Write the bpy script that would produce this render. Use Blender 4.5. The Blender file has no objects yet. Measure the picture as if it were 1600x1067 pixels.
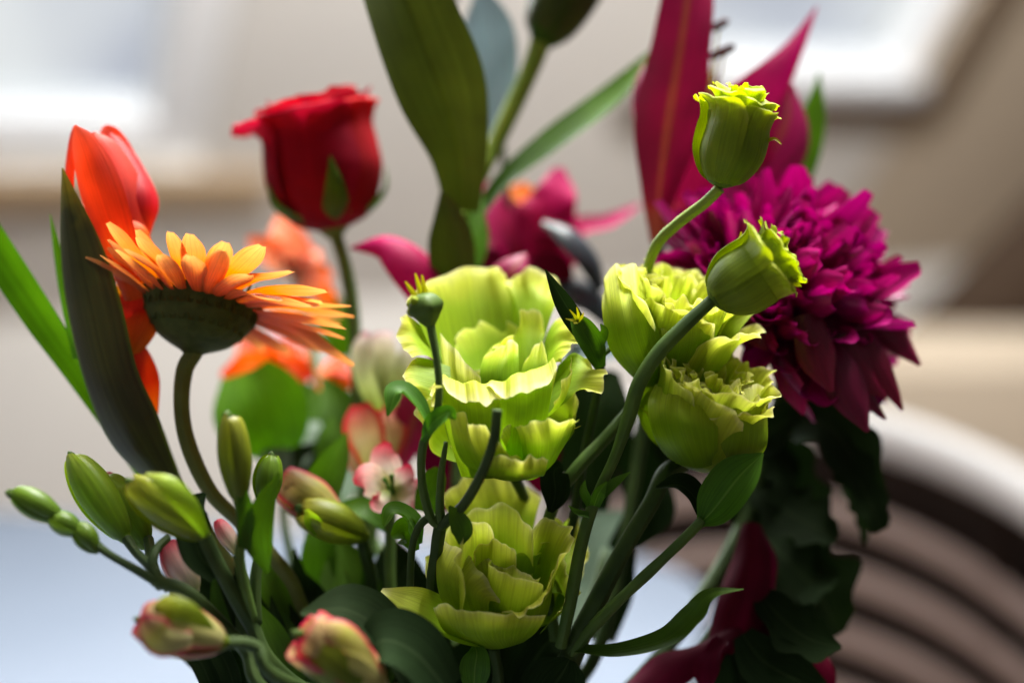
import bpy, math, random
import numpy as np
from mathutils import Vector, Matrix

random.seed(7); rng = np.random.default_rng(7)
scene = bpy.context.scene
COL = scene.collection
PI = math.pi

# ------------------------------------------------------------------ camera
CAMZ, PITCH = 1.05, math.radians(8)
cs, sn = math.cos(PITCH), math.sin(PITCH)
cam_d = bpy.data.cameras.new('camera'); cam = bpy.data.objects.new('camera', cam_d); COL.objects.link(cam)
cam.location = (0, 0, CAMZ); cam.rotation_euler = (PI/2 - PITCH, 0, 0)
cam_d.lens = 50; cam_d.sensor_width = 36; cam_d.clip_start = 0.02; cam_d.clip_end = 60
cam_d.dof.use_dof = True; cam_d.dof.focus_distance = 0.447
cam_d.dof.aperture_fstop = 2.5; cam_d.dof.aperture_blades = 0
scene.camera = cam

# ------------------------------------------------------------------ world, lamps, exposure
world = bpy.data.worlds.new('World'); scene.world = world; world.use_nodes = True
bgn = world.node_tree.nodes['Background']
bgn.inputs['Color'].default_value = (1.0, 0.985, 0.97, 1); bgn.inputs['Strength'].default_value = 0.15
def area(name, loc, target, sx, sy, power, color):
    l = bpy.data.lights.new(name, 'AREA'); l.shape = 'RECTANGLE'; l.size = sx; l.size_y = sy
    l.energy = power; l.color = color
    o = bpy.data.objects.new(name, l); COL.objects.link(o); o.location = loc
    o.rotation_euler = (Vector(target) - Vector(loc)).to_track_quat('-Z', 'Y').to_euler()
    return o
area('skylight_lamp_over_table', (0.22, 0.86, 2.08), (0.02, 0.45, 0.95), 0.75, 0.6, 13, (1.0, 0.985, 0.95)).data.spread = math.radians(62)
area('skylight_lamp_beside_gladiolus', (-0.60, 1.60, 1.60), (0.0, 0.45, 0.95), 0.6, 0.7, 8, (0.93, 0.97, 1.0)).data.spread = math.radians(80)
area('added_fill_on_far_wall', (0.3, 0.75, 2.2), (0.3, 2.4, 1.3), 1.4, 0.6, 36, (1.0, 0.985, 0.97)).data.spread = math.radians(110)  # added fill to brighten the far wall, not a lamp of the room
scene.view_settings.view_transform = 'Standard'; scene.view_settings.look = 'None'
scene.view_settings.gamma = 1; scene.view_settings.exposure = 0.0
scene.view_settings.use_curve_mapping = False
scene.render.engine = 'CYCLES'
scene.cycles.use_denoising = True
scene.cycles.max_bounces = 10; scene.cycles.transparent_max_bounces = 12
scene.cycles.sample_clamp_indirect = 6

# ------------------------------------------------------------------ helpers
mm = 0.001
K = 0.72/1600
DO = 0.0                               # depth offset of the plant being built, metres
def P(px, py, d):
    d = d+DO
    x = (px-800)*K*d; v = (533.5-py)*K*d
    return np.array([x, d*cs+v*sn, CAMZ-d*sn+v*cs])
def cv(r, u, t):                       # right, up in view, towards viewer -> world direction
    v = np.array([r, u*sn - t*cs, u*cs + t*sn]); return v/np.linalg.norm(v)
def S(r, g, b):
    f = lambda c: (c/255/12.92) if c/255 <= 0.04045 else ((c/255+0.055)/1.055)**2.4
    return (f(r), f(g), f(b), 1)
def cat(pts, n):
    p = np.asarray(pts, float)
    if p.ndim == 1: p = p[:, None]
    if len(p) == 2:
        t = np.linspace(0, 1, n)[:, None]; return p[0]*(1-t)+p[1]*t
    q = np.vstack([2*p[0]-p[1], p, 2*p[-1]-p[-2]])
    m = len(p)-1; t = np.linspace(0, m, n); i = np.minimum(t.astype(int), m-1); f = (t-i)[:, None]
    a, b, c, d = q[i], q[i+1], q[i+2], q[i+3]
    return 0.5*((2*b)+(c-a)*f+(2*a-5*b+4*c-d)*f*f+(3*b-a-3*c+d)*f**3)
def spl(vals, u):                      # scalar / vector spline sampled at an array u in 0..1
    v = np.asarray(vals, float)
    tab = cat(v, 201)
    x = np.clip(u, 0, 1)*200; i = np.minimum(x.astype(int), 199); f = (x-i)[..., None]
    r = tab[i]*(1-f)+tab[i+1]*f
    return r[..., 0] if v.ndim == 1 else r
def norm(a): return a/np.maximum(np.linalg.norm(a, axis=-1, keepdims=True), 1e-9)

def grid_mesh(name, G):                # G: nu x nv x 3, uv = (across, along)
    nu, nv = G.shape[:2]
    idx = np.arange(nu*nv).reshape(nu, nv)
    f = np.stack([idx[:-1, :-1], idx[:-1, 1:], idx[1:, 1:], idx[1:, :-1]], -1).reshape(-1, 4)
    me = bpy.data.meshes.new(name); me.from_pydata(G.reshape(-1, 3).tolist(), [], f.tolist())
    uv = me.uv_layers.new(name='UVMap')
    uu, vv = np.meshgrid(np.linspace(0, 1, nu), np.linspace(0, 1, nv), indexing='ij')
    co = np.stack([vv, uu], -1).reshape(-1, 2)[f.reshape(-1)]
    uv.data.foreach_set('uv', co.astype(np.float32).ravel())
    me.polygons.foreach_set('use_smooth', np.ones(len(f), bool))
    me.update(); return me
def thing(name, label, catg, base, group=None):
    o = bpy.data.objects.new(name, None); COL.objects.link(o); o.location = tuple(base)
    o.empty_display_size = 0.01
    o['label'] = label; o['category'] = catg
    if group: o['group'] = group
    return o
def part(name, me, mat, parent, mw=None):
    """mesh given in world coordinates (or in its own frame with mw)"""
    o = bpy.data.objects.new(name, me); COL.objects.link(o)
    if len(me.materials) == 0: me.materials.append(mat)
    if parent is not None:
        o.parent = parent
        base = Vector((0, 0, 0)); q = parent
        while q is not None: base += q.location; q = q.parent
        m = Matrix(mw.tolist()) if mw is not None else Matrix.Identity(4)
        o.matrix_local = Matrix.Translation(-base) @ m
    return o
def tag(o, label=None, catg=None, kind=None, group=None):
    if label: o['label'] = label
    if catg: o['category'] = catg
    if kind: o['kind'] = kind
    if group: o['group'] = group
    return o

def tube(pts, rad, n=None, sides=9, bump=0.0):
    p = np.asarray(pts, float); n = n or max(10, 7*len(p))
    Cc = cat(p, n); T = norm(np.gradient(Cc, axis=0)); r = cat(rad, n)[:, 0] if len(rad) > 1 else np.full(n, rad[0])
    if bump: r = r*(1+bump*np.sin(np.linspace(0, 23, n)+p[0, 0]*900))
    a = np.array([0.3, -1, 0.2]); fr = []
    for t in T:
        a = a-t*np.dot(a, t); a = a/np.linalg.norm(a); fr.append(a.copy())
    A = np.array(fr); B = np.cross(T, A)
    th = np.linspace(0, 2*PI, sides+1)
    G = Cc[:, None]+r[:, None, None]*(np.cos(th)[None, :, None]*A[:, None]+np.sin(th)[None, :, None]*B[:, None])
    tip = np.repeat(Cc[-1][None, None]+T[-1]*r[-1]*0.35, sides+1, 1)
    G = np.concatenate([np.repeat(Cc[:1][:, None], sides+1, 1), G, tip], 0)
    return grid_mesh('tube', G)
def strip(pts, wid, nrm, cup=0.0, fold=0.0, ruf=0.0, k=3.0, nu=26, nv=11, ph=0.0, serr=0.0, nserr=9, twist=0.0, curl=0.0):
    Cc = cat(pts, nu); T = norm(np.gradient(Cc, axis=0))
    nr = np.asarray(nrm, float)
    N0 = cat(nr, nu) if nr.ndim == 2 else np.repeat(nr[None], nu, 0)
    Sd = norm(np.cross(T, N0)); N = np.cross(Sd, T)
    if twist:
        a = np.linspace(0, twist, nu)[:, None]
        Sd, N = Sd*np.cos(a)+N*np.sin(a), N*np.cos(a)-Sd*np.sin(a)
    w = np.maximum(cat(wid, nu)[:, 0], 0.00012)
    u = np.linspace(0, 1, nu)[:, None]; v = np.linspace(-1, 1, nv)[None]
    ww = w[:, None]*np.ones_like(v)
    if serr:
        ww = ww*(1+serr*np.abs(v)**2*np.sin(u*nserr*2*PI+ph)*(u*(1-u)*4)**0.5)
    lat = ww*v
    if curl: lat = ww*np.sin(v*curl)/curl
    zn = cup*ww*v**2+fold*ww*np.abs(v)+ruf*np.abs(v)**1.5*np.sin(k*2*PI*u+ph+np.sign(v)*1.1)*np.minimum(1, w[:, None]/w.max()*1.3)
    if curl: zn = zn+ww*(1-np.cos(v*curl))/curl
    return grid_mesh('strip', Cc[:, None]+lat[..., None]*Sd[:, None]+zn[..., None]*N[:, None])
def patch(rows, ruf=0.0, k=2.0, seed=0, nu=26, nv=36, hem=0.0, flute=0.0, rc=2.7):
    """petal from a small net of points, base row first, rim row last; waves grow towards the rim"""
    A = np.array([cat(np.array([P(*q) for q in r]), nv) for r in rows])
    G = np.stack([cat(A[:, j], nu) for j in range(nv)], 1)
    g = np.random.default_rng(seed+5); a = g.uniform(0, 2*PI, 8)
    U, V = np.meshgrid(np.linspace(0, 1, nu), np.linspace(-1, 1, nv), indexing='ij')
    du = np.gradient(G, axis=0); dv = np.gradient(G, axis=1); N = norm(np.cross(du, dv))
    e = sm(0.3, 1.0, U)
    w = 1.0*np.sin(k*PI*V+a[0])+e*(0.7*np.sin(1.7*k*PI*V+a[1])+0.22*np.sin(3.4*k*PI*V+a[2]))
    G = G+(ruf*e*w+flute*e**2*np.sin(17*V+a[3]+2.5*np.sin(4*V+a[4]))*(0.6+0.4*np.sin(6*V+a[6])))[..., None]*N
    side = np.abs(V)**6
    t = hem*e**3*(np.sin(1.1*k*PI*V+a[5])+0.5*np.sin(2.3*k*PI*V+a[6])+0.12*np.sin(6.1*k*PI*V+a[7]))-rc*mm*e**3*np.abs(V)**3.2
    G = G+t[..., None]*norm(du)
    G = G+(0.25*ruf*side*np.sin(7*U+a[2]))[..., None]*N
    return grid_mesh('petal', G)
def frame(base, axis, spin=0.0):
    z = np.asarray(axis, float); z = z/np.linalg.norm(z)
    x = np.array([1.0, 0, 0]); x = x-z*np.dot(x, z); x /= np.linalg.norm(x); y = np.cross(z, x)
    c, s = math.cos(spin), math.sin(spin)
    M = np.eye(4); M[:3, 0] = x*c+y*s; M[:3, 1] = y*c-x*s; M[:3, 2] = z; M[:3, 3] = base
    return M
def xf(M, G): return G@M[:3, :3].T+M[:3, 3]
def sm(a, b, x):
    t = np.clip((x-a)/(b-a), 0, 1); return t*t*(3-2*t)
def cp(M, phi, prof, half, rnd=0.2, ruf=0.0, k=2.5, seed=0, flute=0.0, sp=0.0, curl=0.0, jag=0.0, skew=0.0, rp=2.6, hf=1.0, nu=24, nv=26, squash=1.0):
    """petal that wraps an axis: prof = [(r,z)..] base to rim (metres), half = half angle along it"""
    g = np.random.default_rng(seed+11); a = g.uniform(0, 2*PI, 6)
    U, V = np.meshgrid(np.linspace(0, 1, nu), np.linspace(-1, 1, nv), indexing='ij')
    cut = 1-rnd*np.abs(V)**rp+skew*V-abs(skew)-jag*(0.5+0.5*np.sin(9*V+a[4]))-0.5*jag*np.sin(23*V+a[5])
    ue = U*np.clip(cut, 0.08, 1.0)
    rz = spl(prof, ue); h = spl(half, ue)
    r, z = rz[..., 0], rz[..., 1]
    e = sm(0.35, 1.0, ue)
    w = 0.8*np.sin(k*PI*V+a[0])+hf*e*(0.65*np.sin(1.9*k*PI*V+a[1])+0.5*np.sin(3.3*k*PI*V+a[2]))
    r = r+ruf*e*w+sp*V*np.minimum(1, ue*2.5)+curl*e*np.abs(V)**3
    z = z+0.45*ruf*e*(np.sin(1.3*k*PI*V+a[3])+0.6*hf*np.sin(2.9*k*PI*V+a[1]))
    r = r+flute*e**2*np.sin(38*V*h.mean()+a[4])+0.5*flute*e**2*np.sin(71*V+a[5])
    ang = phi+V*h
    return grid_mesh('petal', xf(M, np.stack([r*np.cos(ang), squash*r*np.sin(ang), z], -1)))
def lathe(M, prof, seg=20, n=None, ribs=0, rib=0.0):
    n = n or 5*len(prof)
    rz = cat(prof, n); th = np.linspace(0, 2*PI, seg+1)
    r = rz[:, :1]*(1+rib*np.cos(ribs*th)[None])
    return grid_mesh('lathe', xf(M, np.stack([r*np.cos(th), r*np.sin(th), np.repeat(rz[:, 1:], seg+1, 1)], -1)))
def box_mesh(x0, x1, y0, y1, z0, z1, M=None, bev=0.0):
    import bmesh
    bm = bmesh.new(); bmesh.ops.create_cube(bm, size=1)
    for v in bm.verts:
        v.co = ((x0+x1)/2+v.co.x*(x1-x0), (y0+y1)/2+v.co.y*(y1-y0), (z0+z1)/2+v.co.z*(z1-z0))
    if bev: bmesh.ops.bevel(bm, geom=bm.edges[:], offset=bev, segments=2, affect='EDGES')
    if M is not None: bm.transform(Matrix(M.tolist()))
    me = bpy.data.meshes.new('box'); bm.to_mesh(me); bm.free(); return me

# ------------------------------------------------------------------ materials
def nodes(name):
    m = bpy.data.materials.new(name); m.use_nodes = True; nt = m.node_tree; nt.nodes.clear()
    return m, nt, nt.nodes.new, nt.links.new
def ramp(nt, stops):
    r = nt.nodes.new('ShaderNodeValToRGB'); el = r.color_ramp.elements
    while len(el) < len(stops): el.new(0.5)
    for e, (p, c) in zip(el, stops): e.position = p; e.color = c
    return r
def petal_mat(name, stops, trans=0.45, rough=0.5, vein=0.25, vs=30.0, tsat=1.15, edge=None, edgew=0.12, spec=0.25, bump=0.25, coat=0.0, blotch=0.25, glow=1.0, midrib=None, mrw=0.03):
    """stops run along the petal from base (0) to tip (1)"""
    m, nt, N, L = nodes(name)
    uv = N('ShaderNodeUVMap'); sep = N('ShaderNodeSeparateXYZ'); L(uv.outputs[0], sep.inputs[0])
    nz = N('ShaderNodeTexNoise'); nz.inputs['Scale'].default_value = 5; nz.inputs['Detail'].default_value = 4
    tc = N('ShaderNodeTexCoord')
    wob = N('ShaderNodeTexNoise'); wob.inputs['Scale'].default_value = 90; L(tc.outputs['Object'], wob.inputs['Vector'])
    ad = N('ShaderNodeMath'); ad.operation = 'MULTIPLY_ADD'; L(wob.outputs[0], ad.inputs[0]); ad.inputs[1].default_value = 0.22
    sb = N('ShaderNodeMath'); sb.operation = 'SUBTRACT'; L(sep.outputs[1], sb.inputs[0]); sb.inputs[1].default_value = 0.11
    L(sb.outputs[0], ad.inputs[2])
    r = ramp(nt, stops); L(ad.outputs[0], r.inputs[0]); col = r.outputs[0]
    # fine veins running along the petal
    mp = N('ShaderNodeMapping'); mp.inputs['Scale'].default_value = (vs, 1.6, 1); L(uv.outputs[0], mp.inputs[0])
    vn = N('ShaderNodeTexNoise'); vn.inputs['Scale'].default_value = 1; vn.inputs['Detail'].default_value = 5; L(mp.outputs[0], vn.inputs['Vector'])
    def mulrange(src, lo, hi, c):
        mr = N('ShaderNodeMapRange'); mr.inputs[1].default_value = 0.3; mr.inputs[2].default_value = 0.7
        mr.inputs[3].default_value = lo; mr.inputs[4].default_value = hi; L(src, mr.inputs[0])
        mx = N('ShaderNodeMix'); mx.data_type = 'RGBA'; mx.blend_type = 'MULTIPLY'; mx.inputs[0].default_value = 1
        L(c, mx.inputs[6]); L(mr.outputs[0], mx.inputs[7]); return mx.outputs[2]
    if edge:
        e1 = N('ShaderNodeMath'); e1.operation = 'SUBTRACT'; e1.inputs[1].default_value = 0.5; L(sep.outputs[0], e1.inputs[0])
        e2 = N('ShaderNodeMath'); e2.operation = 'ABSOLUTE'; L(e1.outputs[0], e2.inputs[0])
        e3 = N('ShaderNodeMapRange'); e3.interpolation_type = 'SMOOTHSTEP'; e3.inputs[1].default_value = 0.5-edgew; e3.inputs[2].default_value = 0.5; L(e2.outputs[0], e3.inputs[0])
        mx = N('ShaderNodeMix'); mx.data_type = 'RGBA'; L(e3.outputs[0], mx.inputs[0]); L(col, mx.inputs[6]); mx.inputs[7].default_value = edge; col = mx.outputs[2]
    if midrib:
        e1 = N('ShaderNodeMath'); e1.operation = 'SUBTRACT'; e1.inputs[1].default_value = 0.5; L(sep.outputs[0], e1.inputs[0])
        e2 = N('ShaderNodeMath'); e2.operation = 'ABSOLUTE'; L(e1.outputs[0], e2.inputs[0])
        e3 = N('ShaderNodeMapRange'); e3.interpolation_type = 'SMOOTHSTEP'; e3.inputs[1].default_value = mrw; e3.inputs[2].default_value = mrw*0.3; L(e2.outputs[0], e3.inputs[0])
        mx = N('ShaderNodeMix'); mx.data_type = 'RGBA'; L(e3.outputs[0], mx.inputs[0]); L(col, mx.inputs[6]); mx.inputs[7].default_value = midrib; col = mx.outputs[2]
    col = mulrange(vn.outputs[0], 1-vein, 1+vein*0.5, col)
    bl = N('ShaderNodeTexNoise'); bl.inputs['Scale'].default_value = 55; bl.inputs['Detail'].default_value = 4; L(tc.outputs['Object'], bl.inputs['Vector'])
    col = mulrange(bl.outputs[0], 1-blotch, 1+blotch*0.4, col)
    oi = N('ShaderNodeObjectInfo'); hs = N('ShaderNodeHueSaturation')
    mr = N('ShaderNodeMapRange'); mr.inputs[3].default_value = 0.85; mr.inputs[4].default_value = 1.08; L(oi.outputs['Random'], mr.inputs[0]); L(mr.outputs[0], hs.inputs['Value'])
    mr2 = N('ShaderNodeMapRange'); mr2.inputs[3].default_value = 0.494; mr2.inputs[4].default_value = 0.506; L(oi.outputs['Random'], mr2.inputs[0]); L(mr2.outputs[0], hs.inputs['Hue'])
    L(col, hs.inputs['Color']); col = hs.outputs[0]
    pb = N('ShaderNodeBsdfPrincipled'); L(col, pb.inputs['Base Color']); pb.inputs['Roughness'].default_value = rough
    pb.inputs['Specular IOR Level'].default_value = spec
    if coat: pb.inputs['Coat Weight'].default_value = coat; pb.inputs['Coat Roughness'].default_value = 0.3
    bp = N('ShaderNodeBump'); bp.inputs['Strength'].default_value = bump; bp.inputs['Distance'].default_value = 0.0008
    L(vn.outputs[0], bp.inputs['Height']); L(bp.outputs[0], pb.inputs['Normal'])
    ts = N('ShaderNodeHueSaturation'); ts.inputs['Saturation'].default_value = tsat; ts.inputs['Value'].default_value = glow; L(col, ts.inputs['Color'])
    tr = N('ShaderNodeBsdfTranslucent'); L(ts.outputs[0], tr.inputs['Color']); L(bp.outputs[0], tr.inputs['Normal'])
    ms = N('ShaderNodeMixShader'); ms.inputs[0].default_value = trans; L(pb.outputs[0], ms.inputs[1]); L(tr.outputs[0], ms.inputs[2])
    out = N('ShaderNodeOutputMaterial'); L(ms.outputs[0], out.inputs[0])
    return m
def flat_mat(name, a, b, scale=8, rough=0.6, bump=0.1, spec=0.14, dist=0.001, stretch=(1, 1, 1), coat=0.0):
    m, nt, N, L = nodes(name)
    tc = N('ShaderNodeTexCoord'); mp = N('ShaderNodeMapping'); mp.inputs['Scale'].default_value = stretch; L(tc.outputs['Object'], mp.inputs[0])
    nz = N('ShaderNodeTexNoise'); nz.inputs['Scale'].default_value = scale; nz.inputs['Detail'].default_value = 6; L(mp.outputs[0], nz.inputs['Vector'])
    r = ramp(nt, [(0.3, a), (0.7, b)]); L(nz.outputs[0], r.inputs[0])
    pb = N('ShaderNodeBsdfPrincipled'); L(r.outputs[0], pb.inputs['Base Color']); pb.inputs['Roughness'].default_value = rough; pb.inputs['Specular IOR Level'].default_value = spec
    pb.inputs['Coat Weight'].default_value = coat
    bp = N('ShaderNodeBump'); bp.inputs['Strength'].default_value = bump; bp.inputs['Distance'].default_value = dist; L(nz.outputs[0], bp.inputs['Height']); L(bp.outputs[0], pb.inputs['Normal'])
    out = N('ShaderNodeOutputMaterial'); L(pb.outputs[0], out.inputs[0])
    return m

LIS = petal_mat('lisianthus_petal', [(0.0, S(112, 148, 8)), (0.5, S(152, 186, 18)), (0.74, S(204, 217, 54)), (0.92, S(226, 229, 92)), (1.0, S(242, 239, 156))], trans=0.5, rough=0.55, vein=0.2, vs=44, tsat=1.0, bump=0.35, blotch=0.1)
LISB = petal_mat('lisianthus_bud_petal', [(0.0, S(110, 135, 40)), (0.5, S(152, 174, 36)), (0.85, S(184, 200, 46)), (1.0, S(206, 214, 84))], trans=0.36, rough=0.55, vein=0.2, vs=30, bump=0.35)
GER = petal_mat('gerbera_petal', [(0.0, S(196, 92, 44)), (0.4, S(230, 130, 66)), (1.0, S(243, 170, 106))], trans=0.38, rough=0.55, vein=0.22, vs=14, tsat=1.08, bump=0.4)
ROSE = petal_mat('rose_petal', [(0.0, S(116, 6, 28)), (0.6, S(150, 6, 32)), (1.0, S(190, 12, 38))], trans=0.26, rough=0.75, vein=0.12, vs=20, tsat=1.0, spec=.1)
GLA = petal_mat('gladiolus_petal', [(0.0, S(230, 90, 36)), (0.35, S(206, 34, 30)), (1.0, S(228, 84, 70))], trans=0.4, rough=0.5, vein=0.18, vs=22, tsat=1.05)
GLAO = petal_mat('gladiolus_throat_petal', [(0.0, S(250, 185, 60)), (0.4, S(246, 140, 50)), (1.0, S(236, 70, 34))], trans=0.5, rough=0.5, vein=0.18, vs=22, tsat=1.2)
LILY = petal_mat('lily_petal', [(0.0, S(190, 90, 70)), (0.2, S(156, 12, 64)), (1.0, S(176, 10, 90))], trans=0.28, rough=0.6, vein=0.2, vs=18, tsat=1.0, spec=0.15)
LILYR = petal_mat('lily_petal_with_midrib', [(0.0, S(150, 70, 60)), (0.2, S(120, 10, 48)), (1.0, S(158, 10, 76))], trans=0.2, rough=0.42, vein=0.2, vs=18, tsat=1.1, spec=0.4, midrib=S(146, 62, 60), mrw=0.10)
LILYD = petal_mat('lily_petal_painted_shade', [(0.0, S(78, 8, 30)), (1.0, S(104, 8, 42))], trans=0.15, rough=0.7, vein=0.25, vs=18, spec=.08)  # darker copy of the lily colour, with the bouquet's shade painted in
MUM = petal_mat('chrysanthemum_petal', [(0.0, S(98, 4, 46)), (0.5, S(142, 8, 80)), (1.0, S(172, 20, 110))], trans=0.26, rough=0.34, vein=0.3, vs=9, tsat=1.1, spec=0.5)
ALG = petal_mat('alstroemeria_bud_tepal', [(0.0, S(96, 124, 24)), (0.55, S(150, 164, 36)), (0.9, S(176, 178, 56)), (1.0, S(130, 126, 40))], trans=0.42, rough=0.42, vein=0.35, vs=9, spec=0.4)
ALB = petal_mat('alstroemeria_bright_bud_tepal', [(0.0, S(110, 156, 24)), (0.6, S(168, 206, 50)), (1.0, S(208, 226, 96))], trans=0.48, rough=0.42, vein=0.3, vs=9, spec=0.4)
ALK = petal_mat('alstroemeria_knob_tepal', [(0.0, S(76, 112, 22)), (1.0, S(128, 162, 36))], trans=0.35, rough=0.4, vein=0.3, vs=9, spec=0.45)
ALP = petal_mat('alstroemeria_pink_edged_tepal', [(0.0, S(196, 186, 130)), (0.5, S(172, 166, 84)), (0.85, S(190, 150, 110)), (1.0, S(206, 70, 96))], trans=0.36, rough=0.45, vein=0.3, vs=8, edge=S(206, 58, 92), edgew=0.2)
ALK2 = petal_mat('alstroemeria_pink_tepal', [(0.0, S(170, 196, 96)), (0.4, S(240, 214, 200)), (0.75, S(240, 140, 150)), (1.0, S(220, 40, 80))], trans=0.42, rough=0.45, vein=0.2, vs=9)
ALR = petal_mat('alstroemeria_red_edged_tepal', [(0.0, S(170, 190, 80)), (0.5, S(226, 200, 150)), (0.9, S(222, 110, 100)), (1.0, S(214, 60, 60))], trans=0.4, rough=0.45, vein=0.2, vs=9, edge=S(214, 46, 60), edgew=0.24)
ALW = petal_mat('alstroemeria_pale_tepal', [(0.0, S(150, 178, 60)), (0.45, S(206, 214, 150)), (0.9, S(232, 214, 206)), (1.0, S(226, 160, 176))], trans=0.45, rough=0.45, vein=0.2, vs=9)
ORG = petal_mat('orange_petal', [(0.0, S(240, 150, 60)), (0.5, S(244, 110, 40)), (1.0, S(236, 66, 36))], trans=0.48, rough=0.5, vein=0.2, vs=12)
ORP = petal_mat('salmon_petal', [(0.0, S(240, 200, 170)), (0.5, S(244, 150, 110)), (1.0, S(240, 120, 76))], trans=0.48, rough=0.5, vein=0.2, vs=12)
def leafm(n, a, b, tr=0.28, rough=0.55, spec=0.2, mid=None, vs=26, **kw):
    return petal_mat(n, [(0.0, a), (1.0, b)], trans=tr, rough=rough, vein=0.32, vs=vs, spec=spec, midrib=mid, mrw=0.03, tsat=1.2, **kw)
LEAF = leafm('leaf_green', S(58, 92, 24), S(80, 116, 26))
LEAFB = leafm('leaf_bright', S(66, 106, 20), S(84, 124, 24), tr=0.38)
LEAFO = leafm('leaf_olive_broad', S(72, 86, 36), S(80, 92, 38), tr=0.1, vs=16, mid=S(66, 78, 28))
LEAFD = leafm('leaf_dark', S(26, 40, 18), S(34, 50, 24), tr=0.12, rough=0.8, spec=.06, mid=S(46, 60, 34))
LEAFG = leafm('leaf_fresh', S(66, 116, 24), S(86, 132, 34), tr=0.34, mid=S(110, 150, 60))
SPA = petal_mat('spathe_dark', [(0.0, S(70, 76, 30)), (0.3, S(66, 62, 32)), (0.85, S(60, 62, 30)), (1.0, S(150, 140, 44))], trans=0.14, vein=.35, vs=14, rough=.42, spec=.4, edge=S(96, 112, 36), edgew=.08)
EUC = leafm('eucalyptus_leaf', S(120, 142, 146), S(138, 158, 164), tr=0.2, rough=0.36, spec=0.6)
EUCD = leafm('eucalyptus_leaf_dark', S(46, 56, 62), S(58, 68, 76), tr=0.08, rough=0.3, spec=0.7)
STEMLEAF = leafm('leaf_mid_green', S(46, 82, 20), S(60, 100, 24), tr=0.3)
SAGE = leafm('pale_sage_leaf', S(120, 140, 116), S(136, 156, 134), tr=0.25)
STEM = flat_mat('stem_green', S(62, 86, 38), S(82, 106, 46), scale=90, rough=0.6, bump=0.3, spec=.2)
STEMD = flat_mat('stem_dark_green', S(44, 62, 30), S(62, 80, 38), scale=90, rough=0.6, bump=0.3, spec=.15)
STEML = flat_mat('stem_light_green', S(116, 138, 54), S(136, 156, 62), scale=70, rough=0.5, bump=0.2)
STEMG = flat_mat('gerbera_stem_olive', S(92, 96, 50), S(106, 110, 58), scale=110, rough=0.6, bump=0.3)
BUDG = flat_mat('calyx_green', S(60, 84, 34), S(86, 108, 44), scale=120, rough=0.5, bump=0.25)
GERB = flat_mat('gerbera_receptacle', S(56, 62, 26), S(84, 88, 42), scale=160, rough=0.7, bump=0.4)
TEND = petal_mat('sepal_yellow', [(0.0, S(150, 160, 40)), (1.0, S(206, 190, 50))], trans=0.35, vs=5)
ANTH = flat_mat('anther_brown', S(52, 22, 22), S(80, 36, 30), scale=200)

# setting materials
WALLM = flat_mat('plaster_pale', S(214, 210, 204), S(222, 218, 211), scale=3, rough=0.85, bump=0.05, spec=0.1)
WALLB = flat_mat('plaster_beige', S(196, 180, 158), S(206, 190, 168), scale=3, rough=0.85, bump=0.05, spec=0.1)
FRAM = flat_mat('frame_white_paint', S(226, 227, 228), S(234, 234, 234), scale=6, rough=0.45, bump=0.03)
WOODT = flat_mat('wood_tan', S(176, 150, 118), S(192, 166, 132), scale=6, rough=0.6, stretch=(1, 12, 12))
WOODD = flat_mat('wood_dark', S(74, 58, 44), S(92, 72, 54), scale=6, rough=0.6, stretch=(1, 12, 12))
WOODX = flat_mat('wood_brown', S(104, 86, 68), S(118, 98, 78), scale=6, rough=0.7, stretch=(1, 12, 12))
WOODK = flat_mat('wood_blackbrown', S(54, 42, 33), S(66, 52, 40), scale=6, rough=0.8, spec=.1, stretch=(1, 12, 12))
TABM = flat_mat('table_pale_blue', S(108, 117, 130), S(118, 126, 138), scale=4, rough=0.85, bump=0.02, spec=0.06)
CHW = flat_mat('chair_rail_white', S(232, 228, 224), S(240, 237, 233), scale=8, rough=0.5, bump=0.05)
CHS = flat_mat('chair_slat_pale', S(180, 158, 148), S(194, 172, 162), scale=8, rough=0.55, bump=0.08, stretch=(1, 1, 8))
CHD = flat_mat('chair_shell_brown', S(40, 30, 25), S(48, 37, 31), scale=8, rough=0.8)
FLOORM = flat_mat('floor_boards', S(120, 96, 76), S(140, 114, 90), scale=4, rough=0.6, stretch=(1, 10, 1))
VASEM = flat_mat('vase_glaze', S(206, 208, 206), S(216, 217, 214), scale=10, rough=0.25, bump=0.02, spec=0.5)
def glass_mat():
    m, nt, N, L = nodes('window_glass')
    t = N('ShaderNodeBsdfTransparent'); t.inputs[0].default_value = (0.96, 0.98, 0.98, 1)
    g = N('ShaderNodeBsdfGlossy'); g.inputs['Roughness'].default_value = 0.02
    nz = N('ShaderNodeTexNoise'); nz.inputs['Scale'].default_value = 2
    bp = N('ShaderNodeBump'); bp.inputs['Strength'].default_value = 0.02; L(nz.outputs[0], bp.inputs['Height']); L(bp.outputs[0], g.inputs['Normal'])
    x = N('ShaderNodeMixShader'); x.inputs[0].default_value = 0.05; L(t.outputs[0], x.inputs[1]); L(g.outputs[0], x.inputs[2])
    o = N('ShaderNodeOutputMaterial'); L(x.outputs[0], o.inputs[0]); return m
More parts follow.
